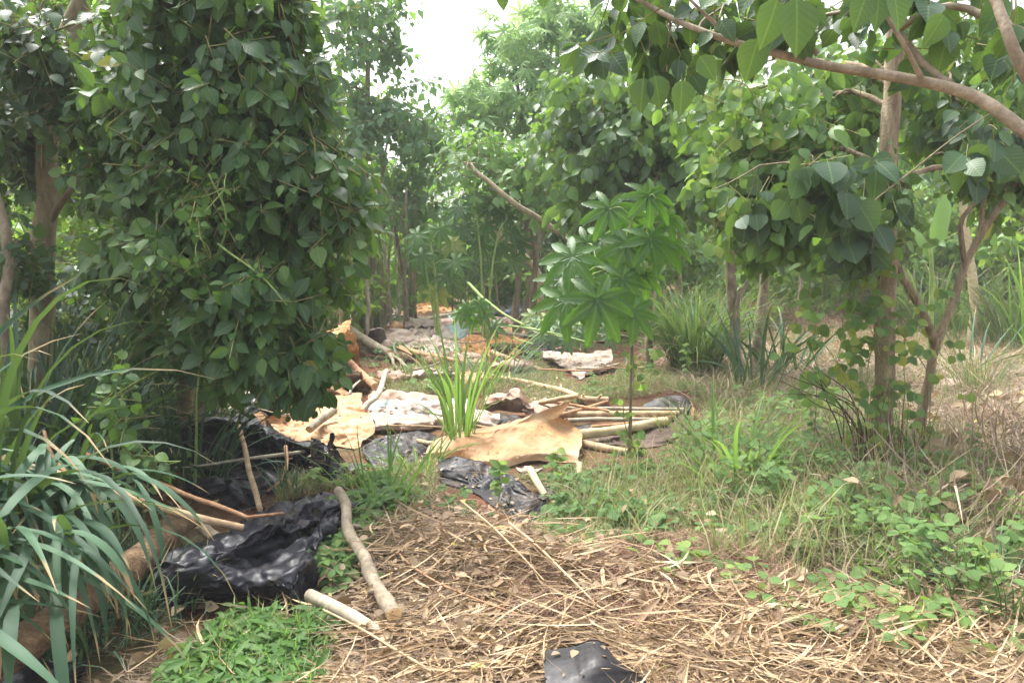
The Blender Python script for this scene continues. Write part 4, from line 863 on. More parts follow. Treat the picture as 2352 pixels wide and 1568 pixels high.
for k, (a, b, c_, wd, mt, lb) in enumerate([
 ((1270, 938, .12), (1420, 938, .10), (1575, 940, .13), 9, 'wood_grey', 'thin upper pole of the bundle in the dark mat'),
 ((1275, 952, .10), (1420, 950, .10), (1560, 950, .11), 15, 'wood', 'thick greyish pole second in the bundle in the dark mat'),
 ((1275, 966, .08), (1400, 963, .08), (1540, 962, .08), 11, 'wood_grey', 'middle bamboo pole in the bundle in the dark mat'),
 ((1330, 998, .10), (1430, 985, .10), (1530, 966, .10), 24, 'bark_pale', 'split cream pole at the front of the bundle'),
 ((1360, 980, .09), (1450, 972, .10), (1545, 958, .10), 10, 'wood_red', 'thin brown pole between the cream pole and the bundle'),
 ((1250, 958, .12), (1300, 950, .13), (1395, 922, .12), 9, 'wood_red', 'short pole crossing behind the bundle'),
 ((1340, 1018, .05), (1390, 1030, .05), (1440, 1038, .04), 18, 'wood', 'mossy pole end under the golden tarpaulin'),
 ((1240, 925, .28), (1290, 915, .34), (1330, 908, .42), 12, 'wood', 'pole tip poking from the peak of the golden tarpaulin'),
 ((1215, 1078, .14), (1232, 1105, .10), (1252, 1135, .04), 18, 'bark_pale', 'left one of two short pale props below the golden tarpaulin'),
 ((1332, 1062, .16), (1334, 1090, .10), (1338, 1125, .02), 15, 'bark_pale', 'right one of two short pale props below the golden tarpaulin'),
 ((960, 1012, .06), (1000, 1018, .07), (1060, 1008, .07), 12, 'wood', 'pale pole sticking out left of the golden tarpaulin'),
 ((660, 1045, .08), (700, 1060, .08), (730, 1075, .04), 18, 'wood_grey', 'flat grey slat beside the bunched black plastic'),
 ((960, 735, .2), (1080, 715, .2), (1180, 700, .1), 8, 'wood_grey', 'thin grey pole on red soil behind the far heap'),
 ((1000, 772, .16), (1120, 762, .2), (1235, 775, .16), 9, 'wood_grey', 'long grey pole lying over the far heap'),
 ((1130, 808, .1), (1180, 828, .1), (1245, 850, .03), 12, 'wood', 'tan stick lying left of the flattened white sack'),
 ((1000, 690, .1), (1060, 685, .12), (1160, 680, .1), 6, 'wood_red', 'reddish stick at the head of the far heap'),
 ((1190, 1410, .08), (1000, 1330, .12), (900, 1260, .08), 5, 'wood_red', 'thin dark twig lying in the straw')]):
    nm = 'bamboo_pole' if k < 6 else 'pole'
    stick(nm, lb, 'pole', [a, b, c_], wd, wd*.9, mt, 'bamboo poles in the dark mat' if k < 6 else GS, 70+k, nodes=.25 if k < 8 else 0)
# long single straws lying on the heap
rs = np.random.RandomState(5)
for k, (a, b, wd, lb) in enumerate([
 ((1170, 1200, .22), (1370, 1390, .09), 8, 'long golden reed slanting down the straw heap'),
 ((1330, 1240, .10), (1640, 1400, .06), 7, 'golden reed along the upper edge of the straw'),
 ((1060, 1150, .25), (1250, 1330, .12), 6, 'thin reed standing off the top of the straw heap'),
 ((990, 1540, .08), (740, 1400, .1), 9, 'pale reed in the straw below the node-ringed stick'),
 ((1420, 1330, .08), (1120, 1255, .16), 5, 'thin pale reed crossing the straw heap'),
 ((1750, 1480, .05), (2352, 1450, .06), 6, 'long reed lying flat at the lower right')]):
    stick('reed', lb, 'reed', [a, ((a[0]+b[0])/2, (a[1]+b[1])/2-8, (a[2]+b[2])/2+.01), b], wd*.8, wd*.5, 'wood', 'single reeds on the straw', 90+k, nodes=.22, wob=.01)

# litter lying on the sheets
rs = np.random.RandomState(44); SP = np.concatenate(SHEET_PTS); n = 1500; P = SP[rs.randint(0, len(SP), n)]; a = rs.rand(n)*6.28; g = Geo()
leaves(g, T_MID, P, np.stack([np.cos(a), np.sin(a), .25*rs.randn(n)], -1), rs.randn(n, 3)*.4+[0, 0, 1], .012+.035*rs.rand(n)**2, rs.rand(n))
n = 700; P = SP[rs.randint(0, len(SP), n)]
blades(g, P, rs.rand(n)*6.28, .05+.2*rs.rand(n), .002+.004*rs.rand(n), 1.5+rs.randn(n)*.15, rs.randn(n)*.2, 4, rs.rand(n), 1, 1, rs.randn(n), two=True, floor=False)
tag(g.build('sheet_litter', [MAT['dead'], MAT['straw']]), kind='stuff', label='crumbs of leaf and straw fallen on the sheets')
n = 900; P = scatter(rs, [(860, 690), (1420, 700), (1420, 860), (860, 840)], n, .5); P[:, 2] += .1*rs.rand(len(P)); n = len(P); g = Geo(); KEEP = 0
blades(g, P, rs.rand(n)*6.28, .15+.4*rs.rand(n), .012+.012*rs.rand(n), 1.3+rs.randn(n)*.3, rs.randn(n)*.5, 5, .5+.5*rs.rand(n), 0, 1, rs.randn(n))
tag(g.build('cut_fronds', [MAT['wilt']]), kind='stuff', label='withered greyish green cuttings between the sheets')

# ================================================================== GRASS TUFTS
def tuft(label, base, n, L, wd, mat, rad=.12, lean=.35, droop=1.2, seed=0, cat='grass tuft', group=None, bias=None, name='grass_tuft', nseg=9, pw=1.6, tb=(0, 1), lift=0, twist=.6, bstr=1):
    rs = np.random.RandomState(seed); b = np.asarray(base, float); g = Geo()
    a0 = rs.rand(n)*6.28; r = rad*np.sqrt(rs.rand(n)); P = b+np.stack([np.cos(a0)*r, np.sin(a0)*r, 0*r], -1); P[:, 2] = gz(P[:, 0], P[:, 1])+lift*rs.rand(n)
    az = a0+rs.randn(n)*.5
    if bias is not None: az = bias+rs.randn(n)*bstr
    Ln = L[0]+(L[1]-L[0])*rs.rand(n)
    blades(g, P, az, Ln, wd*(.6+.7*rs.rand(n)), np.abs(rs.randn(n))*lean*.7+lean*.3, droop*(.3+1.1*rs.rand(n)), nseg, tb[0]+(tb[1]-tb[0])*rs.rand(n), 0, pw, rs.randn(n)*.3, .35, rs.randn(n)*twist)
    o = g.build(name, [MAT[mat]], origin=b); return tag(o, label, cat, group)
GG = 'grass tufts in the clearing'
tuft('bright green grass tuft standing alone before the golden tarpaulin', G(1052, 1045), 38, (.6, 1.25), .023, 'g_bright', .10, .17, 1.3, 1, group=GG)
tuft('low side blades of bright grass left of the golden tarpaulin', G(960, 1100), 26, (.3, .6), .015, 'g_bright', .16, .6, 1.0, 2, group=GG)
tuft('grass tuft left of the herb strip, thin blades crossing the black plastic', G(880, 1180), 30, (.3, .62), .014, 'g_bright', .16, .55, 1.0, 3, group=GG)
tuft('large shaggy tuft of old brownish green grass left of the paired trunks', G(1595, 850), 460, (.7, 1.5), .018, 'g_old', .3, .35, 1.7, 4, group=GG, tb=(.15, 1))
tuft('smaller shaggy dark grass tuft at the left of the large shaggy one', G(1540, 790), 200, (.7, 1.5), .018, 'g_old', .35, .35, 1.5, 5, group=GG, tb=(.3, 1))
tuft('broad bladed grass tuft right of the rolled mat', G(1690, 1120), 34, (.35, .85), .022, 'g_bright', .22, .55, 1.0, 6, group=GG, tb=(0, .7))
tuft('broad bladed grass tuft low beside the footpath', G(1680, 1060), 30, (.3, .7), .02, 'g_bright', .25, .6, .9, 7, group=GG, tb=(0, .7))
tuft('dark bladed grass tuft at the foot of the paired trunks', G(1735, 890), 34, (.6, 1.25), .034, 'g_blue', .25, .45, .9, 8, group=GG, tb=(.3, 1))
tuft('second dark bladed tuft, right of the paired trunks', G(1800, 850), 26, (.5, 1.0), .034, 'g_blue', .3, .6, .8, 9, group=GG, tb=(.3, 1))
tuft('fresh grass tuft at the right edge beside the hanging black bag', G(2365, 810), 30, (.8, 1.9), .035, 'g_bright', .3, .35, 1.0, 10, group=GG, tb=(0, .8))
tuft('flattened broad grass blades behind the slim forked tree', G(2230, 850), 18, (.6, 1.2), .035, 'g_blue', .4, 1.1, .5, 11, group=GG, tb=(.4, 1))
tuft('cut pale green grass lying behind the pinkish sack', G(1130, 885), 60, (.3, .7), .012, 'g_blue', .45, 1.2, .5, 12, group=GG, tb=(.6, 1), lift=.05)
tuft('cut grass blades lying on soil above the printed sack', G(960, 880), 60, (.2, .5), .010, 'g_short', .5, 1.2, .5, 13, group=GG, lift=.05)
tuft('thin fresh tuft behind the weed stalk', G(1690, 790), 60, (.5, 1.1), .02, 'g_bright', .3, .4, .9, 14, group=GG)
for k, (px_, py_, lb) in enumerate([(1880, 690, 'far grass tuft left of the vine-draped trunk'), (1800, 640, 'farthest bright grass tuft between the paired trunks and the vines'), (2060, 720, 'far grass tuft behind the vine-draped trunk'), (2170, 760, 'far dry grass tuft left of the pale far trunk'), (2390, 790, 'dry grass tuft at the right edge beyond the pale far trunk')]):
    tuft(lb, G(px_, py_), 260, (.6, 1.7), .03, 'g_bright' if k < 3 else 'g_old', .9, .35, 1.2, 15+k, group=GG)
GL = 'tall bluish grass at the left'
for k, (b, n, L, wd, ln, dr, bi, bs, lb) in enumerate([
 (D(-130, 1200, 3.2), 20, (1.1, 1.9), .042, .2, 1.9, -.3, .9, 'tallest bluish grass clump at the left edge, arching over everything'),
 (D(40, 1150, 4.0), 26, (.8, 1.3), .038, .35, 2.0, None, 1, 'bluish grass clump in front of the far left trunk'),
 (D(240, 1050, 4.9), 44, (.7, 1.25), .030, .32, 1.6, None, 1, 'bluish grass clump between the trunk and the black plastic'),
 (D(400, 990, 5.9), 50, (.6, 1.1), .030, .32, 1.5, None, 1, 'bluish grass clump behind the black plastic under the shrub'),
 (D(60, 1000, 5.4), 50, (.9, 1.6), .032, .30, 1.6, None, 1, 'darker grass clump behind the left edge clump'),
 (D(20, 900, 4.5), 60, (1.1, 1.8), .032, .25, 1.4, None, 1, 'dark upright grass bank in front of the thin pale trunk'),
 (D(150, 900, 5.0), 50, (.9, 1.4), .03, .3, 1.4, None, 1, 'dark grass bank at the foot of the far left trunk'),
 (D(430, 1000, 5.2), 60, (.5, 1.0), .026, .35, 1.6, None, 1, 'dark grass clump hiding the foot of the big shrub'),
 (D(250, 950, 6.2), 90, (1.0, 1.8), .022, .35, 1.5, None, 1, 'shaded grass clump below the tangled thicket')]):
    tuft(lb, [b[0], b[1], 0], n, L, wd, 'g_blue', .28, ln, dr, 30+k, group=GL, bias=bi, bstr=bs, name='tall_grass', nseg=12, tb=(0, .62))
g = Geo(); rs = np.random.RandomState(71); n = 3; P = np.stack([rs.uniform(-2.0, -1.8, n), rs.uniform(2.5, 3.0, n), 0*rs.rand(n)], -1)
blades(g, P, rs.uniform(-.6, .6, n), rs.uniform(1.5, 2.1, n), rs.uniform(.03, .045, n), rs.uniform(.0, .06, n), rs.uniform(1.6, 2.4, n), 14, rs.rand(n)*.3, 0, 3.2, 0, .3, rs.randn(n)*.4)
tag(g.build('tall_grass', [MAT['g_blue']], origin=P[0]), 'few very tall broad blades arching over at the left edge', 'grass tuft', GL)
# cut grass heaped over the log, blades hanging towards the camera
for k, (a, b, d, n, bi, lb) in enumerate([
 (0, 1100, 3.15, 64, -1.1, 'sheaf of cut bluish grass hanging over the left end of the pole'),
 (90, 1130, 3.3, 64, -1.0, 'sheaf of cut bluish grass drooping over the middle of the log'),
 (190, 1110, 3.7, 22, -1.5, 'sheaf of cut grass hanging below the reddish stick'),
 (-20, 1220, 2.7, 54, -1.2, 'lowest sheaf of cut grass falling across the log to the corner'),
 (-90, 1300, 2.5, 24, -.7, 'nearest sheaf of cut grass at the left edge')]):
    rs = np.random.RandomState(60+k); g = Geo(); P = D(a, b, d)+rs.randn(n, 3)*[.14, .12, .06]
    blades(g, P, bi+rs.randn(n)*.55, .35+.4*rs.rand(n), .022+.026*rs.rand(n), 1.2+rs.randn(n)*.3, .9+rs.rand(n)*1.1, 9, .3+.7*rs.rand(n), 0, .8, rs.randn(n)*.4, .3, rs.randn(n)*.5)
    tag(g.build('cut_grass', [MAT['g_blue']], origin=P[0]*[1, 1, 0]), lb, 'cut grass', 'sheaves of cut grass on the log')

# ================================================================== TREES AND SHRUBS
def ground(px, d): p = D(px, 784, d); return np.array([p[0], d, float(gz(p[0], d))])
def up(base, *pts):        # trunk path: ground point, then picture points at depths
    return [np.array(base)-[0, 0, .05]]+[D(*p) for p in pts]
# --- big broad-leaved shrub on the left
b = ground(400, 5.6)
tree('broad_leaved_shrub', 'huge dense shrub with broad dark leaves hanging over the tarpaulins, left of centre', 'shrub', b,
 [(up(b, (430, 850, 5.5), (480, 600, 5.3), (470, 300, 5.3), (450, 0, 5.3)), .06, .03), (up(b, (480, 850, 5.4), (600, 600, 5.2), (650, 300, 5.2)), .035, .018)],
 [PB(450, 30, 5.1, 210, 130, .6, 105), PB(590, 190, 4.9, 125, 120, .5, 85), PB(370, 220, 5.0, 130, 130, .5, 70), PB(540, 370, 4.8, 170, 120, .5, 115), PB(720, 380, 4.7, 90, 80, .35, 42), PB(380, 420, 5.0, 110, 90, .4, 46),
  PB(460, 560, 4.9, 150, 90, .45, 70), PB(655, 540, 4.7, 115, 90, .4, 70), PB(600, 700, 4.65, 105, 90, .4, 55), PB(690, 820, 4.6, 80, 55, .3, 30), PB(520, 760, 4.8, 80, 80, .3, 30), PB(640, 20, 4.9, 80, 80, .35, 34), PB(780, 500, 4.7, 55, 60, .25, 16), PB(690, 210, 4.8, 50, 60, .25, 14), PB(310, 600, 5.1, 90, 90, .3, 34), PB(290, 430, 5.2, 90, 100, .35, 34), PB(430, 790, 5.2, 110, 70, .3, 40), PB(560, 860, 5.0, 60, 40, .25, 16), PB(250, 250, 5.3, 80, 110, .35, 30), PB(560, 500, 5.3, 220, 330, .3, 120)],
 T_SHRUB, .112, 'shrub', 'bark_mid', seed=100, per=12, sprig=.40, droop=.5, sdroop=.45, gap=.44, face=.65, updir=.6, twig=.005, pw=.4)
b = ground(430, 5.0)
tree('small_leaved_climber', 'light green climber with small leaves growing over the middle of the big shrub', 'climber', b,
 [([b, D(470, 700, 4.7), D(520, 520, 4.4), D(480, 400, 4.3)], .008, .004), ([D(500, 560, 4.4), D(600, 640, 4.3), D(660, 700, 4.3)], .006, .003)],
 [PB(470, 460, 4.4, 110, 90, .15, 22), PB(420, 610, 4.4, 90, 50, .15, 12), PB(600, 660, 4.35, 80, 50, .15, 9)],
 T_MID, .06, 'herb', 'stem_green', seed=105, per=8, sprig=.28, droop=.2, gap=.45, gf=3.5, face=.7, nbr=3, fname='leaves', tname='stem')
# --- dark tree at the far left
b = ground(95, 5.6)
tree('dark_tree', 'dark small-leaved tree with a thick brown trunk at the far left', 'tree', b,
 [(up(b, (95, 800, 5.6), (105, 500, 5.6), (118, 220, 5.6), (185, 0, 5.6), (240, -200, 5.6)), .088, .05), (up(D(105, 520, 5.6)+[0, 0, .05], (160, 440, 5.5), (225, 345, 5.5)), .028, .014), (up(D(110, 330, 5.6), (60, 180, 5.7), (20, 20, 5.8)), .03, .015)],
 [PB(60, 60, 5.8, 190, 160, .7, 130), PB(20, 300, 5.6, 120, 150, .6, 80), PB(250, 60, 6.2, 150, 150, .6, 80), PB(120, 420, 6.1, 140, 120, .5, 60), PB(20, 560, 5.4, 70, 100, .4, 40), PB(110, 90, 5.1, 150, 110, .3, 70), PB(150, 260, 5.2, 60, 60, .2, 16), PB(200, 260, 6.3, 110, 110, .5, 50)],
 T_SHRUB, .085, 'dark', 'bark_mid', seed=120, per=9, sprig=.4, droop=.3, gap=.5, twig=.004, face=.4)
b = ground(8, 5.0)
tree('thin_tree', 'thin pale-barked trunk right at the left edge of the picture', 'tree', b,
 [(up(b, (12, 750, 5), (20, 600, 5), (0, 470, 5), (-60, 330, 5)), .04, .022)], [PB(-120, 250, 5, 120, 120, .5, 40)], T_SHRUB, .1, 'dark', 'bark_smooth', seed=125)
# --- tangled thicket behind, lit from behind
b = ground(270, 7.6)
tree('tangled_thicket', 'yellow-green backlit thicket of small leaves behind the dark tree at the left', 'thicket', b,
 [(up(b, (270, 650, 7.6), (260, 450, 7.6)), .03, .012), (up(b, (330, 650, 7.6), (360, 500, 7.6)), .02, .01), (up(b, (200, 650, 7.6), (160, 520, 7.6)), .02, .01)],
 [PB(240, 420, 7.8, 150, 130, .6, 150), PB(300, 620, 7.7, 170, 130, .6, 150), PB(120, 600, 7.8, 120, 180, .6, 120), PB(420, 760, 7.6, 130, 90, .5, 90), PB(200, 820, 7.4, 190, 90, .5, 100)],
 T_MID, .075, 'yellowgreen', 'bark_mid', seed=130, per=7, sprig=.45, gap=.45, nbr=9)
b = ground(200, 6.6)
tree('climber_mat', 'mat of dark climbing leaves hanging between the far left trunk and the big shrub', 'climber', b,
 [(up(b, (210, 800, 6.6), (230, 600, 6.6)), .015, .008)],
 [PB(170, 700, 6.5, 150, 120, .4, 70), PB(330, 700, 6.3, 110, 110, .4, 70), PB(60, 760, 5.9, 100, 90, .4, 60), PB(300, 560, 6.4, 90, 90, .4, 40)],
 T_ROUND, .075, 'dark', 'bark_mid', seed=135, per=7, sprig=.4, gap=.45, nbr=9)
b = ground(250, 4.0)
tree('leafy_weed', 'leafy weed climbing through the tall grass above the longest pole', 'weed', b,
 [(up(b, (255, 1000, 4.0), (265, 880, 4.0)), .006, .004)],
 [PB(265, 930, 4.0, 50, 90, .15, 18), PB(330, 1060, 3.9, 50, 60, .15, 12)], T_ROUND, .055, 'shrub', 'stem_green', seed=136, per=5, sprig=.2, nbr=1, sides=6, fname='leaves', tname='stem')

# --- centre background
def bgtree(label, px, d, trunks, blobs, tpl=T_FAR, size=.13, lm='far_dark', bm='bark_mid', seed=0, name='background_tree', group='trees closing the view behind the clearing', **kw):
    blobs = [(c, R, max(8, int(n*.52))) for c, R, n in blobs]; b = ground(px, d); a = dict(per=8, sprig=.55, droop=.45, gap=.45, gf=1.3, twig=.006, tmat=1); a.update(kw)
    return tree(name, label, 'tree', b, [([b-[0, 0, .05]]+[D(*q) for q in pts], r0, r1) for pts, r0, r1 in trunks], blobs, tpl, size, lm, bm, group, seed, **a)
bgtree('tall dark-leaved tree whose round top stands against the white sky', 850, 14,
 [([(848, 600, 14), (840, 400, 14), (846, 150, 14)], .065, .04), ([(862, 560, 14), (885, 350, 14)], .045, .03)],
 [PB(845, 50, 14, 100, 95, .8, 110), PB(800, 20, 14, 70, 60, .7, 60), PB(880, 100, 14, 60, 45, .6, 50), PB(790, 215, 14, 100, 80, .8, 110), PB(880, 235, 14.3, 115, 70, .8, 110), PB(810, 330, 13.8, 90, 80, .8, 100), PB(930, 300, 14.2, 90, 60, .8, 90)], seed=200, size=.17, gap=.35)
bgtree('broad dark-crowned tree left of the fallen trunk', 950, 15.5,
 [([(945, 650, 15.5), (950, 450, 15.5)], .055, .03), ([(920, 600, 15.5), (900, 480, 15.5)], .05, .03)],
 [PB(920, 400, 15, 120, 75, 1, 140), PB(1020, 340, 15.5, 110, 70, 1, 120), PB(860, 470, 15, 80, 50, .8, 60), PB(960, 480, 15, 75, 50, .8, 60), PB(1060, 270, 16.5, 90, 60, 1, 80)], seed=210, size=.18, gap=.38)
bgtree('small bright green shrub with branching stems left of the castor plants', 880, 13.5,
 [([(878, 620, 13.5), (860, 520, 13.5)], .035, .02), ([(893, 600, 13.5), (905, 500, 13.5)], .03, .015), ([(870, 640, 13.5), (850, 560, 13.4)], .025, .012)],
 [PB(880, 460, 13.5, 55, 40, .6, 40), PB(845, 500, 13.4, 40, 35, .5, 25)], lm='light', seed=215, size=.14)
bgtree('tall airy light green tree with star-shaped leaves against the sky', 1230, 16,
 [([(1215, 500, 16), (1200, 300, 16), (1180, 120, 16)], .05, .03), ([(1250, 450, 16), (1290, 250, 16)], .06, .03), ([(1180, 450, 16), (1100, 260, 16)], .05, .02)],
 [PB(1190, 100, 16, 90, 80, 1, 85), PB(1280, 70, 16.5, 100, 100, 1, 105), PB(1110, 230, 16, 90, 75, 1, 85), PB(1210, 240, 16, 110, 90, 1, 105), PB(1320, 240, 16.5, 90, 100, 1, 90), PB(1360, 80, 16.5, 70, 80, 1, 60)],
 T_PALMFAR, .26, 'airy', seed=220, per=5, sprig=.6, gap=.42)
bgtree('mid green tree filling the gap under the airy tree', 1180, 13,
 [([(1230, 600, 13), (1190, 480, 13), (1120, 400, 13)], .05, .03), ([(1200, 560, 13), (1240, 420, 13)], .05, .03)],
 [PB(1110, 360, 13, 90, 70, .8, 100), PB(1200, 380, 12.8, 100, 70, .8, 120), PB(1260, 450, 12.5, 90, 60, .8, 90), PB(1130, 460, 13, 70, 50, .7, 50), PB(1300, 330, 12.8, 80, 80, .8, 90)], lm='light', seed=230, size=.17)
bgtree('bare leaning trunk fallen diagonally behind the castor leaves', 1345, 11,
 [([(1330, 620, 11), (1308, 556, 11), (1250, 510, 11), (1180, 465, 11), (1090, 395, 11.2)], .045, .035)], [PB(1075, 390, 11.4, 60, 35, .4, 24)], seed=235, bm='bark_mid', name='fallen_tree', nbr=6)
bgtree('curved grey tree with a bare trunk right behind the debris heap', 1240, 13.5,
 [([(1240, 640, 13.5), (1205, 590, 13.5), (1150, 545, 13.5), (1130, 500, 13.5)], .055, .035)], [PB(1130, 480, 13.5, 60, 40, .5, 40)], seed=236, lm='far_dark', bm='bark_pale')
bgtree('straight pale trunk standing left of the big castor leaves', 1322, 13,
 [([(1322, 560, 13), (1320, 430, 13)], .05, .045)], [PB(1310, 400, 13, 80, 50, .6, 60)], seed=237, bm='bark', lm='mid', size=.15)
# many slim stems
GM = 'slim bare stems around the far end of the clearing'
rs = np.random.RandomState(9)
for k, (x0, x1, y1, d, r, lb) in enumerate([
 (790, 770, 590, 9.5, .02, 'slim reddish stem close left of the clearing, beside the big shrub'), (940, 932, 520, 14, .035, 'slim stem right of the bright green shrub'), (925, 905, 540, 14, .022, 'leaning slim stem left of its straight neighbour'), (958, 962, 530, 15, .03, 'slim stem farther right in the group of stems'),
 (900, 882, 560, 13, .03, 'dark slim stem at the left of the group of stems'), (845, 835, 520, 12, .035, 'slim brown stem below the tall dark-leaved tree'), (930, 915, 560, 13.4, .016, 'thin whitish stem in the group of stems'),
 (1175, 1180, 600, 16, .03, 'slim stem behind the debris head, left of the curved grey tree'), (1215, 1212, 600, 16, .03, 'dark slim stem right beside the curved grey tree'), (1150, 1130, 610, 17, .03, 'far slim stem over the head of the heap'),
 (1300, 1330, 560, 17, .03, 'slim stem hidden behind the castor leaves'), (1500, 1490, 500, 13, .05, 'brown stem right of the castor leaves'), (1555, 1560, 480, 14, .04, 'slim stem above the shaggy tuft'), (1835, 1842, 450, 14, .04, 'slim far stem between the paired trunks and the vines'), (1180, 1195, 590, 20, .04, 'farthest slim stem at the centre')]):
    b = ground(x0, d); g = Geo(); tube(g, [b-[0, 0, .05], D((x0+x1)/2+rs.randn()*5, 640, d), D(x1, y1, d), D(x1+rs.randn()*20, y1-90, d)], r, r*.5, 8, None, 0, .1, k, .05)
    tag(g.build('slim_tree', [MAT[['bark', 'bark_smooth', 'wood_grey'][k % 3]]], origin=b), lb, 'slim tree', GM)
# --- mid right trees with hanging leaves
b = ground(1492, 10.2)
tree('hanging_leaf_tree', 'tree with pale hanging leaves between the castor plants and the vine-draped trunk', 'tree', b,
 [(up(b, (1490, 640, 10.1), (1480, 420, 9.3), (1440, 280, 9)), .045, .025), (up(b, (1500, 640, 10.2), (1560, 420, 9.2), (1640, 280, 9)), .03, .02)],
 [PB(1400, 200, 8.8, 130, 110, .7, 120), PB(1320, 330, 9, 80, 120, .6, 80), PB(1430, 340, 8.6, 130, 100, .7, 130), PB(1560, 250, 8.6, 120, 120, .7, 120), PB(1570, 400, 8.6, 110, 90, .6, 100), PB(1480, 470, 8.4, 80, 50, .5, 40), PB(1330, 450, 9, 70, 60, .5, 50)],
 T_SHRUB, .135, 'mid', 'bark_mid', seed=240, per=8, sprig=.45, droop=.95, sdroop=.1, gap=.4, face=.8, updir=.4, gf=1.6)
b = ground(1690, 9.6)
tree('paired_trunk_tree', 'left one of two paired reddish trunks, straight, with a thin branch rising right', 'tree', b,
 [(up(b, (1690, 800, 9.6), (1682, 680, 9.6), (1675, 540, 9.6), (1665, 420, 9.6)), .072, .05), ([D(1692, 745, 9.55), D(1695, 690, 9.5), D(1730, 625, 9.5), D(1752, 560, 9.5)], .03, .02)],
 [PB(1650, 380, 9.3, 110, 80, .6, 90), PB(1700, 480, 9.2, 80, 50, .5, 40), PB(1780, 400, 9.4, 90, 80, .5, 60)], T_SHRUB, .15, 'mid', 'bark_smooth', 'paired trunks at the edge of the grass', seed=250, per=8, droop=.9, sdroop=.1, face=.8, updir=.4)
b = ground(1742, 10.3)
tree('paired_trunk_tree', 'right one of two paired reddish trunks, with a fork near the leaves', 'tree', b,
 [(up(b, (1745, 760, 10.3), (1755, 660, 10.3), (1760, 520, 10.3)), .085, .05), ([D(1755, 640, 10.25), D(1775, 590, 10.2), D(1840, 520, 10.2)], .03, .02)],
 [PB(1780, 470, 10, 90, 60, .6, 60), PB(1860, 480, 10, 80, 70, .6, 60)], T_SHRUB, .15, 'mid', 'bark_smooth', 'paired trunks at the edge of the grass', seed=255, per=8, droop=.9, sdroop=.1, face=.8, updir=.4)
# --- vine-draped tree on the right
b = ground(2025, 5.45)
tree('vine_draped_tree', 'tree with a tall straight trunk right of centre, its foot wrapped in vines', 'tree', b,
 [(up(b, (2026, 1000, 5.45), (2032, 800, 5.45), (2040, 500, 5.45), (2042, 300, 5.45), (2058, 60, 5.45), (2062, -150, 5.45)), .068, .052)],
 [PB(1820, 260, 6.0, 190, 110, .6, 105), PB(1650, 240, 6.4, 110, 90, .5, 44), PB(1780, 400, 5.9, 170, 90, .5, 90), PB(1880, 480, 5.7, 95, 90, .3, 50), PB(1960, 180, 6.2, 150, 110, .6, 80), PB(2230, 240, 6.2, 130, 120, .5, 70), PB(2150, 120, 6.5, 140, 100, .5, 60), PB(1950, 560, 5.2, 70, 45, .25, 14), PB(1720, 540, 5.9, 60, 60, .3, 22), PB(2290, 400, 5.9, 80, 60, .5, 26)],
 T_SHRUB, .122, 'mid', 'bark', seed=260, per=8, sprig=.46, droop=.85, sdroop=.15, gap=.48, face=.75, updir=.4, gf=2.0)
# vines on it
def vine(label, base, strands, n, spread, size, seed, mat='vine', lv=(0, 1)):
    root = empty('climbing_vine', base, label, 'vine', 'vines hanging in the right trees'); rs = np.random.RandomState(seed)
    sg = Geo(); lg = Geo()
    for i, s in enumerate(strands):
        C = tube(sg, s, .004, .0025, 5, None, 0, .1, seed+i, .05)
        m = max(3, int(n*len(C)/20)); j = rs.randint(0, len(C), m); P = C[j]+rs.randn(m, 3)*spread
        P[:, 2] = np.maximum(P[:, 2], .05); prisms(sg, C[j], P, .0015, 0); a0 = rs.rand(m)*6.28
        for k in range(3):
            a = a0+(k-1)*1.3
            leaves(lg, T_ROUND, P, np.stack([np.cos(a)*.8, np.sin(a)*.5-.2, -.55+.3*rs.randn(m)], -1), np.array([0, -.8, .5])+rs.randn(m, 3)*.3, size*(.6+.6*rs.rand(m)), lv[0]+(lv[1]-lv[0])*rs.rand(m))
    sg.build('stem', [MAT['twig']], root); lg.build('leaves', [MAT[mat]], root); return root
d = 5.3
vine('leafy vine climbing the foot of the tall straight trunk', ground(2010, d), [[D(2000, 1120, d), D(1990, 900, d), D(2015, 700, d), D(2040, 520, d), D(2050, 400, d)], [D(2050, 1150, d), D(2050, 950, d), D(2000, 760, d), D(1960, 620, d)], [D(1960, 1130, d), D(1975, 980, d-.1), D(1930, 850, d-.1), D(1870, 760, d-.1)], [D(2080, 1150, d), D(2075, 900, d), D(2085, 650, d)], [D(2030, 600, d), D(2000, 640, d-.1), D(1960, 700, d-.1), D(1930, 820, d-.1)], [D(2030, 1120, d-.1), D(2020, 980, d-.12), D(2040, 840, d-.12), D(2022, 700, d-.1)]], 22, .10, .065, 300)
vine('vine curtain left of the tall trunk, yellow-green and ragged', ground(1900, 5.6), [[D(1900, 620, 5.5), D(1890, 700, 5.5), D(1870, 780, 5.5), D(1900, 900, 5.5)], [D(1860, 640, 5.5), D(1850, 760, 5.5)], [D(1930, 560, 5.5), D(1940, 700, 5.5), D(1920, 860, 5.5)]], 14, .09, .085, 310)
vine('pale vine trailing over the hanging leaves, long tendrils', ground(1740, 5.6), [[D(1640, 180, 5.5), D(1720, 200, 5.5), D(1760, 300, 5.5), D(1690, 420, 5.5), D(1670, 580, 5.5)], [D(1600, 210, 5.5), D(1700, 260, 5.5), D(1770, 350, 5.5), D(1850, 330, 5.5)], [D(1700, 190, 5.5), D(1680, 300, 5.5), D(1640, 360, 5.5), D(1660, 480, 5.5), D(1620, 570, 5.5)]], 16, .11, .08, 320, lv=(.3, .85))
vine('vine round the slim forked tree on the right', ground(2110, 5.7), [[D(2110, 1100, 5.6), D(2130, 900, 5.6), D(2170, 760, 5.6), D(2180, 650, 5.6)], [D(2080, 780, 5.5), D(2130, 860, 5.5), D(2140, 1000, 5.5)]], 9, .10, .075, 330)
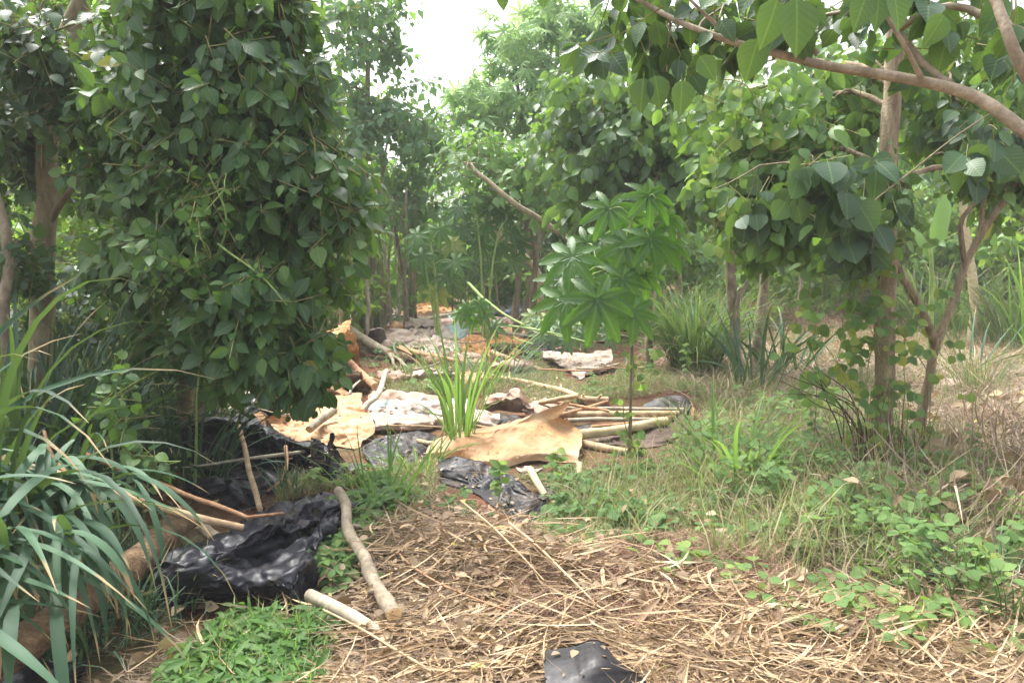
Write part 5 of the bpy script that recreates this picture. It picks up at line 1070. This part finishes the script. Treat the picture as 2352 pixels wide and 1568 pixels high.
vine('vine climbing the thin dark castor stem in the open grass', ground(1450, 5.9), [[D(1449, 1080, 5.9), D(1448, 900, 5.9), D(1455, 760, 5.9)], [D(1470, 1060, 5.9), D(1430, 950, 5.9), D(1462, 840, 5.9)]], 15, .075, .06, 340, lv=(.2, .9))
# thin dry stalks round the trunk foot
rs = np.random.RandomState(77); g = Geo(); n = 90; P = ground(2025, 5.35)+rs.randn(n, 3)*[.16, .12, 0]
blades(g, P, rs.rand(n)*6.28, .3+.6*rs.rand(n), .006, .1+.3*rs.rand(n), rs.randn(n)*.6, 6, rs.rand(n)*.6)
tag(g.build('dry_vine_stalks', [MAT['rust']], origin=ground(2025, 5.35)), 'dry brown vine stalks bunched at the foot of the tall trunk', 'stalks')
b = ground(1880, 5.3); g = Geo()
for k in range(9): tube(g, [ground(1990+rs.randn()*15, 5.3), D(1960+rs.randn()*20, 960+rs.randn()*20, 5.3), D(1900-rs.rand()*130, 860+rs.randn()*50, 5.2+rs.randn()*.15)], .007, .002, 5, None, 0, .1, k, .06)
tag(g.build('dead_bush', [MAT['bark_dark']], origin=b), 'dead dark twigs spreading left from the tall trunk', 'dead bush')
# --- slim forked tree
b = ground(2085, 5.75)
tree('slim_forked_tree', 'slim curving tree with a low fork, right of the tall straight trunk', 'tree', b,
 [(up(b, (2108, 980, 5.7), (2135, 880, 5.7), (2148, 800, 5.7), (2185, 700, 5.7), (2215, 610, 5.7), (2270, 510, 5.7), (2352, 400, 5.7), (2420, 330, 5.7)), .036, .02),
  ([D(2148, 800, 5.7), D(2128, 735, 5.6), D(2085, 660, 5.5), D(2050, 590, 5.5), D(2000, 520, 5.4), D(1950, 445, 5.4)], .03, .02),
  ([D(2215, 610, 5.7), D(2205, 520, 5.7), D(2235, 470, 5.7), D(2285, 410, 5.7)], .02, .012), ([D(2250, 545, 5.7), D(2265, 430, 5.7), D(2300, 330, 5.7)], .018, .01)],
 [PB(2270, 300, 5.7, 100, 70, .4, 22), PB(2000, 430, 5.3, 90, 60, .3, 22), PB(2380, 330, 5.7, 90, 90, .4, 22)], T_SHRUB, .15, 'near', 'bark', seed=270, per=6, droop=.95, face=.75, updir=.4)
b = ground(2235, 13.5)
tree('pale_trunk_tree', 'pale leaning trunk at the far right behind the black bag', 'tree', b,
 [(up(b, (2238, 680, 13.5), (2222, 560, 13.5), (2215, 450, 13.5), (2262, 350, 13.5)), .085, .05)],
 [PB(2150, 330, 13.5, 120, 90, .9, 90), PB(2270, 320, 13.8, 100, 90, .9, 80), PB(2330, 420, 14, 80, 60, .9, 40)], T_MID, .18, 'light', 'bark_pale', seed=275, per=7, droop=.6)
# banana-like plant
root = empty('banana_plant', ground(2140, 9), 'young banana plant with one upright furled leaf, behind the slim forked tree', 'plant'); g = Geo()
tube(g, up(ground(2140, 9), (2140, 640, 9), (2136, 560, 9)), .03, .02, 9, None, 0, .05, 2, .01); g.build('stem', [MAT['stem_green']], root)
g = Geo(); leaves(g, T_LANCE, np.array([D(2136, 580, 9), D(2136, 600, 9)]), np.array([[.35, 0, 1], [-.3, .2, 1]]), np.array([[0, -1, .3]]*2), np.array([.75, .45]), np.array([.9, .7])); g.build('leaf', [MAT['light']], root)
# black bag hung at the far right trunk
sheet('black_bag', 'black plastic bag hanging by the pale far trunk at the right edge', 'bag', [
 [(2245, 655, .62), (2262, 652, .64), (2275, 660, .6)], [(2242, 690, .45), (2265, 690, .5), (2292, 695, .4)], [(2245, 725, .2), (2265, 735, .18), (2295, 722, .2)], [(2250, 745, .0), (2268, 745, .0), (2285, 742, .0)]], ['black'], 1.1, .03, 88, rag=.02)
b = ground(1930, 4.7)
tree('hanging_branch', 'dark bluish round leaves hanging in front of the tall straight trunk, on a thin branch', 'branch', D(2040, 545, 5.3),
 [([D(2040, 560, 5.35), D(1990, 500, 5.1), D(1930, 420, 4.9), D(1860, 380, 4.8)], .012, .006)],
 [PB(1850, 400, 4.8, 60, 45, .15, 7), PB(1930, 430, 4.8, 50, 50, .15, 8), PB(1960, 560, 4.9, 60, 50, .15, 9), PB(1740, 470, 4.9, 60, 60, .15, 7), PB(2240, 330, 4.8, 70, 50, .15, 7)],
 T_ROUND, .15, 'near', 'bark_mid', seed=262, per=5, sprig=.25, droop=1.1, face=.9, updir=.25, nbr=1, fname='leaves', tname='stem')
# --- near tree: its trunk stands outside the frame on the right, its limb crosses the top
b = np.array([2.35, 2.3, 0.]); d = 2.6
R_ = lambda *p: [D(*q) for q in p]
tr = tree('overhanging_tree', 'near tree whose smooth limb crosses the top right corner with big leaves', 'tree', b,
 [([b-[0, 0, .05], b+[0, .03, .7], D(2500, 420, 2.5)], .055, .025),
  (R_((2500, 420, 2.5), (2352, 300, 2.6), (2230, 215, 2.7), (2040, 172, 2.8), (1850, 140, 2.9), (1690, 100, 3.0), (1560, 50, 3.1), (1450, -10, 3.2)), .023, .009),
  (R_((2195, 200, 2.75), (2130, 150, 2.8), (2065, 75, 2.85), (2000, 35, 2.9), (1930, 28, 3.0), (1830, 52, 3.1)), .012, .006),
  (R_((2060, 70, 2.85), (2130, 25, 2.8), (2200, 15, 2.8), (2290, 50, 2.7), (2420, 110, 2.6)), .010, .015),
  (R_((2250, -60, 2.6), (2290, 10, 2.55), (2330, 110, 2.5), (2390, 220, 2.5)), .014, .018),
  (R_((1880, 125, 2.9), (1845, 85, 2.9), (1800, 40, 2.9)), .010, .006), (R_((1690, 95, 3.0), (1640, 55, 3), (1580, 0, 3)), .009, .005), (R_((2130, 190, 2.75), (2080, 100, 2.7), (2030, 20, 2.7)), .010, .006)],
 [(D(1500, 110, 3.2), np.array([.28, .2, .13]), 12), (D(1640, 60, 3.1), np.array([.3, .2, .12]), 14), (D(1850, 0, 3.0), np.array([.3, .25, .12]), 12), (D(2080, 0, 2.9), np.array([.35, .25, .13]), 12), (D(2230, 110, 2.9), np.array([.2, .15, .12]), 5), (D(2330, 20, 2.8), np.array([.2, .2, .12]), 7), (D(1480, -20, 3.3), np.array([.25, .2, .1]), 8)],
 T_NEAR, .10, 'near', 'bark_smooth', seed=280, per=6, sprig=.22, droop=.9, sdroop=.2, gap=.3, face=.7, updir=.4, nbr=1)
g = Geo()      # the biggest hanging leaves
LP = [(1828, -25, 2.0, .13, (.06, -.1, -1)), (1790, -20, 2.1, .12, (-.25, .0, -1)), (1748, 70, 2.15, .11, (-.25, .2, -1)), (1995, -30, 2.3, .10, (-.3, -.1, -1)), (2045, -40, 2.3, .11, (.3, -.1, -1)),
      (1480, 165, 3.0, .12, (-.1, 0, -1)), (1500, 160, 3.0, .12, (.25, 0, -1)), (1565, 170, 2.9, .12, (.05, 0, -1)), (1600, 120, 2.9, .1, (.6, 0, -.8)), (1360, 95, 3.2, .11, (.2, 0, -1)), (1330, 90, 3.2, .11, (-.5, 0, -.9)), (1155, -30, 3.1, .07, (0, 0, -1)), (1240, -35, 3.1, .07, (.2, 0, -1)), (2175, 20, 2.6, .11, (-.5, 0, -1))]
leaves(g, T_NEAR, np.array([D(a, b_, c_) for a, b_, c_, s, x in LP]), np.array([x for *_, x in LP], float), np.array([(.3*math.sin(i*2.1), -1, .25) for i in range(len(LP))]), np.array([s for a, b_, c_, s, x in LP]), np.linspace(.2, .8, len(LP)))
g.build('hanging_leaves', [MAT['near']], tr)

for k, (px_, dd, rx, n_, mt, lb) in enumerate([(800, 15.5, 80, 70, 'far_dark', 'dark undergrowth bush between the big shrub and the slim stems'), (930, 17, 80, 80, 'light', 'pale undergrowth bush behind the group of slim stems'), (1040, 17.5, 80, 80, 'far_dark', 'dark undergrowth bush behind the low castor plant'), (1150, 18.5, 80, 80, 'light', 'pale undergrowth bush behind the head of the debris'), (1260, 17, 80, 80, 'far_dark', 'dark undergrowth bush behind the fallen trunk')]):
    b = ground(px_, dd)
    tree('undergrowth_bush', lb, 'bush', b, [([b-[0, 0, .05], D(px_, 640, dd), D(px_+10, 590, dd)], .02, .01)], [PB(px_, 600, dd, rx, 60, .6, n_), PB(px_+20, 520, dd, rx, 60, .6, n_)], T_MID, .15, mt, 'bark', 'undergrowth bushes closing the far end', 700+k, 3, 7, per=7, sprig=.5, droop=.5, gap=.42, gf=1.5)
# --- castor plants with big palmate leaves
def castor(label, base, stems, leafs, seed, mat='castor', stemm='stem_green', size=.26, group='castor oil plants'):
    """leafs: (px, py, depth, size, yaw, tilt)"""
    root = empty('castor_plant', base, label, 'plant', group); rs = np.random.RandomState(seed); sg = Geo(); pts = []
    for i, (p, r0, r1) in enumerate(stems): pts.append(tube(sg, p, r0, r1, 8, None, 0, .06, seed+i, .02, nodes=.12))
    A = np.concatenate(pts)
    for (a, b_, dd, s, yaw, tilt) in leafs:
        P = D(a, b_, dd); j = (np.linalg.norm(A-P, axis=1)+.5*np.maximum(0, A[:, 2]-P[2])).argmin(); pg = Geo(); tube(pg, [A[j], (A[j]+P)/2+[0, 0, .05], P], .006, .004, 6, 8, 0, .05, 1)
        g = Geo(); ax = np.array([[math.sin(yaw), -.35*math.cos(tilt), -math.cos(yaw)*.9]]); nr = np.array([[.25*math.sin(yaw*3), -math.cos(tilt), math.sin(tilt)]])
        leaves(g, T_CASTOR, P[None], ax, nr, s, rs.rand()); lf = g.build('leaf', [MAT[mat]], root); pg.build('petiole', [MAT['stem_green']], lf, off0=root.location)
    sg.build('stem', [MAT[stemm]], root)
d = 5.7
castor('nearest castor plant with large glossy star-shaped leaves on a thin dark stem', ground(1450, 5.9),
 [([ground(1450, 5.9)-[0, 0, .03], D(1448, 950, 5.9), D(1453, 780, 5.9), D(1458, 650, 5.9), D(1440, 560, 5.85), D(1465, 480, 5.9)], .011, .007), ([D(1456, 690, 5.9), D(1420, 650, 5.85), D(1370, 600, 5.8)], .008, .006), ([D(1446, 590, 5.9), D(1480, 540, 5.9), D(1510, 480, 5.9)], .008, .005)],
 [(1315, 590, d, 0.299, -.5, .6), (1372, 690, 5.5, 0.345, .15, .5), (1300, 690, 5.6, 0.310, -.35, .6), (1440, 560, 5.8, 0.299, -.1, .6), (1400, 480, 5.9, 0.276, -.1, .5), (1490, 450, 5.9, 0.276, .35, .7), (1495, 550, 5.8, 0.299, .5, .7), (1430, 640, 5.7, 0.287, .3, .5), (1455, 715, 5.6, 0.253, .3, .5), (1380, 545, 6, 0.253, -.6, .9), (1530, 500, 6.0, 0.230, .6, .8), (1340, 640, 5.9, 0.230, -.9, .8), (1480, 630, 6.0, 0.230, .4, .6), (1290, 640, 5.9, 0.276, -.7, .7), (1420, 700, 5.75, 0.276, .1, .5), (1350, 560, 6.0, 0.253, -.2, .8), (1535, 560, 6.0, 0.253, .7, .8), (1450, 500, 6.0, 0.230, .1, .8)], 400, stemm='bark_mid')
d = 12; b = ground(1010, 12)
castor('dark castor plant at the left of the heap, leaves hanging low', b, [([b, D(1000, 640, d), D(990, 560, d)], .025, .012), ([b, D(975, 600, d)], .02, .01)],
 [(990+x, 560+y, d+.1*(k % 3), .30, x/60, .6) for k, (x, y) in enumerate([(-30, -20), (20, -30), (45, 0), (-20, 30), (20, 35), (0, 70), (35, 75), (15, 110), (-35, 5), (55, 40)])], 410)
d = 12.5; b = ground(1110, 12.5)
castor('castor plant with yellowish heart just beyond the heap', b, [([b, D(1105, 600, d), D(1095, 500, d)], .022, .01), ([b, D(1140, 560, d), D(1165, 500, d)], .02, .01)],
 [(1090+x, 500+y, d+.1*(k % 3), .30, x/60, .7) for k, (x, y) in enumerate([(-35, -20), (0, -40), (40, -20), (-25, 25), (25, 20), (70, 0), (85, 35), (10, 60), (60, 70), (90, 100), (40, 110), (100, 60)])], 420)
d = 8.4; b = ground(1110, 8.4)
castor('low castor shoot in front of the far printed sack', b, [([b, D(1120, 740, d), D(1095, 690, d)], .01, .006)], [(1075+x, 705+y, d, .16, x/40, .6) for x, y in [(0, 0), (25, -8), (-15, 15), (35, 15), (10, 30), (60, 45)]], 430)
# felled castor branch, wilted
d = 9.6; b = G(1290, 800)
castor('felled castor branch with limp wilted leaves lying over the heap', b,
 [([D(1075, 650, 11.5), D(1130, 700, 10.6), D(1200, 745, 10.1), D(1290, 775, 9.8)], .02, .012), ([D(1120, 745, 10.2), D(1190, 750, 10), D(1270, 765, 9.7), D(1350, 785, 9.5)], .014, .008), ([D(1200, 745, 10.1), D(1240, 735, 9.9), D(1330, 745, 9.8)], .008, .005), ([D(1225, 790, 9.7), D(1180, 770, 9.9), D(1230, 715, 10)], .008, .005)],
 [(x, y-14, 10.3-(y-740)/150, .2, (x-1320)/120, .45) for x, y in [(1235, 760), (1262, 745), (1290, 770), (1310, 745), (1335, 765), (1360, 750), (1385, 770), (1270, 785), (1305, 795), (1345, 785), (1240, 785), (1400, 785), (1325, 775), (1225, 740), (1280, 760)]], 440, 'wilt')
castor('single wilted palmate leaf dropped on the grass path', G(1530, 1140), [([G(1500, 1120), G(1530, 1135, .05)], .004, .003)], [(1530, 1132, 4.9, .13, .4, 1.4)], 450, 'wilt')

# --- small upright weeds
rs = np.random.RandomState(33)
for k, (x, y, h, lb) in enumerate([(1575, 900, 110, 'upright weed left of the rolled mat'), (1620, 850, 90, 'small upright weed at the foot of the shaggy tuft'), (1140, 1170, 110, 'leafy weed in front of the flat black plastic'), (1260, 1090, 60, 'small weed below the golden tarpaulin'), (1860, 1040, 130, 'weed left of the vine-wrapped foot'), (2240, 1100, 120, 'weed on the dry grass at the right'), (2140, 1250, 120, 'weed right of the vine-wrapped foot'), (1500, 880, 80, 'weed behind the rolled mat'), (2270, 1380, 130, 'weed stem at the lower right edge'), (440, 1130, 90, 'drooping green weed left of the small black bag'), (300, 1090, 120, 'wilting weed hanging on the longest pole'), (860, 745, 60, 'small weed before the far left scraps')]):
    b = G(x, y); dd = b[1]; g = Geo(); top = D(x+rs.randn()*12, y-h, dd); C = tube(g, [b, (b+top)/2+[.02, 0, 0], top], .004, .002, 5, 8, 1, .1, k)
    m = 16; j = rs.randint(2, 8, m); a = rs.rand(m)*6.28
    leaves(g, T_MID, C[j], np.stack([np.cos(a), np.sin(a), rs.randn(m)*.3], -1), np.array([0, -.5, .8])+rs.randn(m, 3)*.3, .05+.035*rs.rand(m), .2+.6*rs.rand(m))
    tag(g.build('weed', [MAT['vine'], MAT['stem_green']], origin=b), lb, 'weed', 'small upright weeds')
# brush heap at the right edge, and wispy grass between the trees
rs = np.random.RandomState(8)
for k, (x, y, rad, n, lb) in enumerate([(2290, 1120, .55, 420, 'tangled heap of dry pinkish brush at the right edge'), (2330, 1000, .6, 300, 'dry brush behind the heap at the right edge'), (2180, 1230, .45, 260, 'low dry brush in front of the slim forked tree')]):
    b = G(x, y); g = Geo(); a = rs.rand(n)*6.28; r = rad*np.sqrt(rs.rand(n)); P = b+np.stack([np.cos(a)*r, np.sin(a)*r, 0*r], -1); P[:, 2] = .02+.3*rs.rand(n)*(1-r/rad*.7)
    blades(g, P, rs.rand(n)*6.28, .2+.6*rs.rand(n), .004+.008*rs.rand(n)**2, 1.1+.5*rs.randn(n)*.6, rs.randn(n)*.9, 7, rs.rand(n), 0, 1, rs.randn(n), .4, rs.randn(n))
    m = 60; a = rs.rand(m)*6.28; P = b+rs.randn(m, 3)*[rad*.5, rad*.4, .0]; P[:, 2] = .05+.3*rs.rand(m)
    leaves(g, T_SHRUB, P, np.stack([np.cos(a), np.sin(a), -.4+.3*rs.randn(m)], -1), rs.randn(m, 3)+[0, 0, 1], .06+.08*rs.rand(m), rs.rand(m), 1)
    tag(g.build('brush_heap', [MAT['straw_pale'], MAT['dead']], origin=b), lb, 'brush heap', 'heaps of dry brush')
for k, (x, y, n, L, mt, lb) in enumerate([(1780, 1120, 90, (.15, .5), 'g_old', 'wispy grass tuft left of the vine-wrapped foot'), (1900, 1220, 90, (.15, .45), 'g_bright', 'wispy green grass in front of the vine-wrapped foot'), (2150, 1120, 110, (.2, .6), 'g_old', 'wispy dry grass right of the vine-wrapped foot'), (1620, 1130, 80, (.15, .4), 'g_short', 'wispy tuft beside the bare path'), (2080, 1330, 110, (.15, .5), 'g_old', 'wispy grass low on the right'), (2300, 1420, 110, (.2, .5), 'g_blue', 'shaded wispy grass at the lower right edge'), (1380, 1180, 90, (.1, .35), 'g_short', 'wispy tuft right of the flat black plastic'), (1560, 1000, 80, (.15, .4), 'g_short', 'wispy tuft in front of the rolled mat'), (2250, 900, 120, (.2, .7), 'g_old', 'wispy dry grass behind the brush heap'), (1980, 900, 90, (.2, .6), 'g_old', 'wispy dry grass behind the vine-wrapped foot')]):
    tuft(lb, G(x, y), n, L, .007, mt, .22, .5, 1.2, 600+k, group=GG, nseg=6)
# big dead leaves at right
root = None
for k, (x, y, s, lb) in enumerate([(2310, 1060, .16, 'heap of large dead brown leaves at the right edge'), (2210, 1300, .14, 'dead brown leaves in the shade below the dry grass'), (1560, 1260, .07, 'yellowing dead leaves beside the reddish litter')]):
    b = G(x, y); g = Geo(); m = 34; P = b+rs.randn(m, 3)*[.22, .2, .06]; P[:, 2] = np.abs(P[:, 2])+.05; a = rs.rand(m)*6.28
    leaves(g, T_SHRUB, P, np.stack([np.cos(a), np.sin(a), -.3+.3*rs.randn(m)], -1), np.array([0, -.4, .8])+rs.randn(m, 3)*.6, s*(.6+.6*rs.rand(m)), .3+.7*rs.rand(m))
    tag(g.build('dead_leaves', [MAT['dead']], origin=b), lb, 'dead leaves', 'piles of dead leaves')

# ================================================================== TREES BEYOND
def proto(name, h, rad, tpl, size, lm, bm, seed, nb=9, n=32, low=.35, per=7):
    rs = np.random.RandomState(seed); root = empty(name, (0, 0, 0), 'x', 'tree', 'trees beyond the clearing'); g = Geo(); fg = Geo(); bl = []
    C = tube(g, [[0, 0, -.1], [rs.randn()*.1, rs.randn()*.1, h*.3], [rs.randn()*.2, rs.randn()*.2, h*.6], [rs.randn()*.3, rs.randn()*.3, h*.85]], .09, .03, 9, None, 0, .1, seed, .05, flare=.4)
    for k in range(nb):
        a = k*2.4; z = h*(low+(1-low)*k/nb); r = rad*(.75-.5*abs((k/nb)-.3)); c = np.array([math.cos(a)*r, math.sin(a)*r, z])
        bl.append((c, np.array([rad*.55, rad*.55, rad*.42])*(.8+.4*rs.rand()), n)); branch_to(g, C[min(len(C)-1, int(len(C)*z/h*.8))], c, .03, .01, seed+k)
    foliage(fg, bl, tpl, size, per=per, sprig=.6, droop=.5, seed=seed, gap=.42, gf=1.2, twig=.006)
    g.build('trunk', [MAT[bm]], root); fg.build('crown', [MAT[lm], MAT['twig']], root); return root
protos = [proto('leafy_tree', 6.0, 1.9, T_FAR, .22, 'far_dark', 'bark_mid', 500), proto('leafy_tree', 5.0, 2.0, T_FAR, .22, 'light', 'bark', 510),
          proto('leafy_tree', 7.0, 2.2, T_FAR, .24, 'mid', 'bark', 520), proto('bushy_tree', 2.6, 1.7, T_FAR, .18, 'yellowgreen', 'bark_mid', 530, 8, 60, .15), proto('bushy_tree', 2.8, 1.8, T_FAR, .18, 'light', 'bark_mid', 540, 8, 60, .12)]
used = set()
KINDS = ['dark', 'pale green', 'mid green', 'low yellow-green', 'low fresh green']
def place(k, px, d, s, where, rz):
    src = protos[k]
    if k in used:
        o = src.copy(); COL.objects.link(o)
        for ch in list(src.children):
            c = ch.copy(); COL.objects.link(c); c.parent = o
    else: o = src; used.add(k)
    p = D(px, 784, d); o.location = (p[0], d, float(gz(p[0], d))); o.scale = (s, s, s); o.rotation_euler = (0, 0, rz)
    o['label'] = KINDS[k]+' tree '+where if k < 3 else KINDS[k]+' bush '+where
for i, (k, px, d, s, where) in enumerate([
 (3, 60, 11, 1.1, 'seen through the far left trunk'), (1, 200, 13, 1.1, 'behind the tangled thicket'), (4, 380, 10.5, 1.1, 'behind the big shrub, low'), (2, 330, 17, 1, 'high behind the big shrub at the left'), (0, 620, 16, .9, 'hidden behind the middle of the big shrub'), (3, 620, 12, .9, 'showing under the big shrub'), (4, 740, 15, .8, 'at the right edge of the big shrub'),
 (4, 720, 24, 1.1, 'far back left of the slim stems'), (0, 800, 22, .8, 'far back behind the tall dark-leaved tree'), (3, 900, 25, 1, 'far back behind the group of slim stems'), (1, 1000, 24, .75, 'far back above the group of slim stems'), (4, 1060, 23, 1.0, 'far back at the head of the heap'), (1, 1150, 27, .8, 'farthest back in the centre'), (0, 1230, 24, .75, 'far back behind the curved grey tree'), (4, 1210, 21, .9, 'behind the leaning bare trunk, low'),
 (1, 1340, 22, .95, 'far back above the castor leaves'), (3, 1330, 18, .9, 'low behind the castor leaves'), (2, 1430, 18, .9, 'behind the pale hanging leaves'), (4, 1450, 15, 1, 'behind the shaggy tuft, left'), (1, 1560, 21, 1.0, 'far back behind the hanging leaf tree'), (3, 1600, 17, 1.0, 'behind the shaggy tuft, right'), (2, 1700, 19, 1.0, 'high behind the paired trunks'), (3, 1750, 25, 1.1, 'far back between the paired trunks'), (1, 1830, 24, 1.1, 'far back right of the paired trunks'),
 (4, 1880, 22, 1.1, 'low and far back left of the tall straight trunk'), (0, 1950, 20, 1.0, 'high behind the tall straight trunk'), (3, 2020, 18, 1.0, 'low behind the tall straight trunk'), (1, 2120, 20, 1.1, 'behind the young banana plant'), (3, 2180, 19, 1.1, 'low left of the pale far trunk'), (4, 2330, 17, 1.2, 'low at the right edge behind the black bag'), (2, 2300, 23, 1.1, 'high at the right edge'), (3, 2480, 16, 1.2, 'beyond the right edge'), (1, 2550, 19, 1.1, 'farther beyond the right edge'),
 (4, 830, 19, .7, 'low between the slim stems, left'), (3, 960, 19.5, .6, 'low between the slim stems, right'), (4, 1120, 19, .6, 'low behind the head of the heap'), (3, 1180, 25, .8, 'farthest back, low at the centre'), (4, 1290, 27, .9, 'farthest back, low right of the centre'),
 (0, -100, 12, 1.1, 'beyond the left edge'), (2, 60, 18, 1.1, 'high behind the far left trunk'), (1, 480, 22, 1.0, 'far back behind the big shrub'), (4, 1650, 28, 1.2, 'farthest back right of the shaggy tuft'), (0, 1500, 28, 1.0, 'farthest back behind the hanging leaf tree'), (1, 2230, 28, 1.2, 'farthest back above the pale far trunk'), (3, 2080, 27, 1.2, 'farthest back low right of the tall straight trunk')]):
    place(k, px, d, s, where, i*1.7)

# ------------------------------------------------------------------ added haze box, standing in for lens veil
g = Geo(); x0, x1, y0, y1, z0, z1 = -105, 105, -25, 160, -1.5, 12
V = [(x, y, z) for x in (x0, x1) for y in (y0, y1) for z in (z0, z1)]
g.add(V, [[0, 1, 3, 2], [4, 6, 7, 5], [0, 4, 5, 1], [2, 3, 7, 6], [0, 2, 6, 4], [1, 5, 7, 3]])
m = bpy.data.materials.new('air'); m.use_nodes = True; nt = m.node_tree; nt.nodes.clear()
out = nt.nodes.new('ShaderNodeOutputMaterial'); pv = nt.nodes.new('ShaderNodeVolumePrincipled')
pv.inputs['Color'].default_value = (.93, .96, 1, 1); pv.inputs['Density'].default_value = .0022; pv.inputs['Anisotropy'].default_value = 0
nt.links.new(pv.outputs[0], out.inputs['Volume']); MAT['air'] = m
tag(g.build('haze', [m], smooth=False), kind='stuff', label='thin pale haze added for the lens veil over the far trees')
scene.cycles.volume_bounces = 1
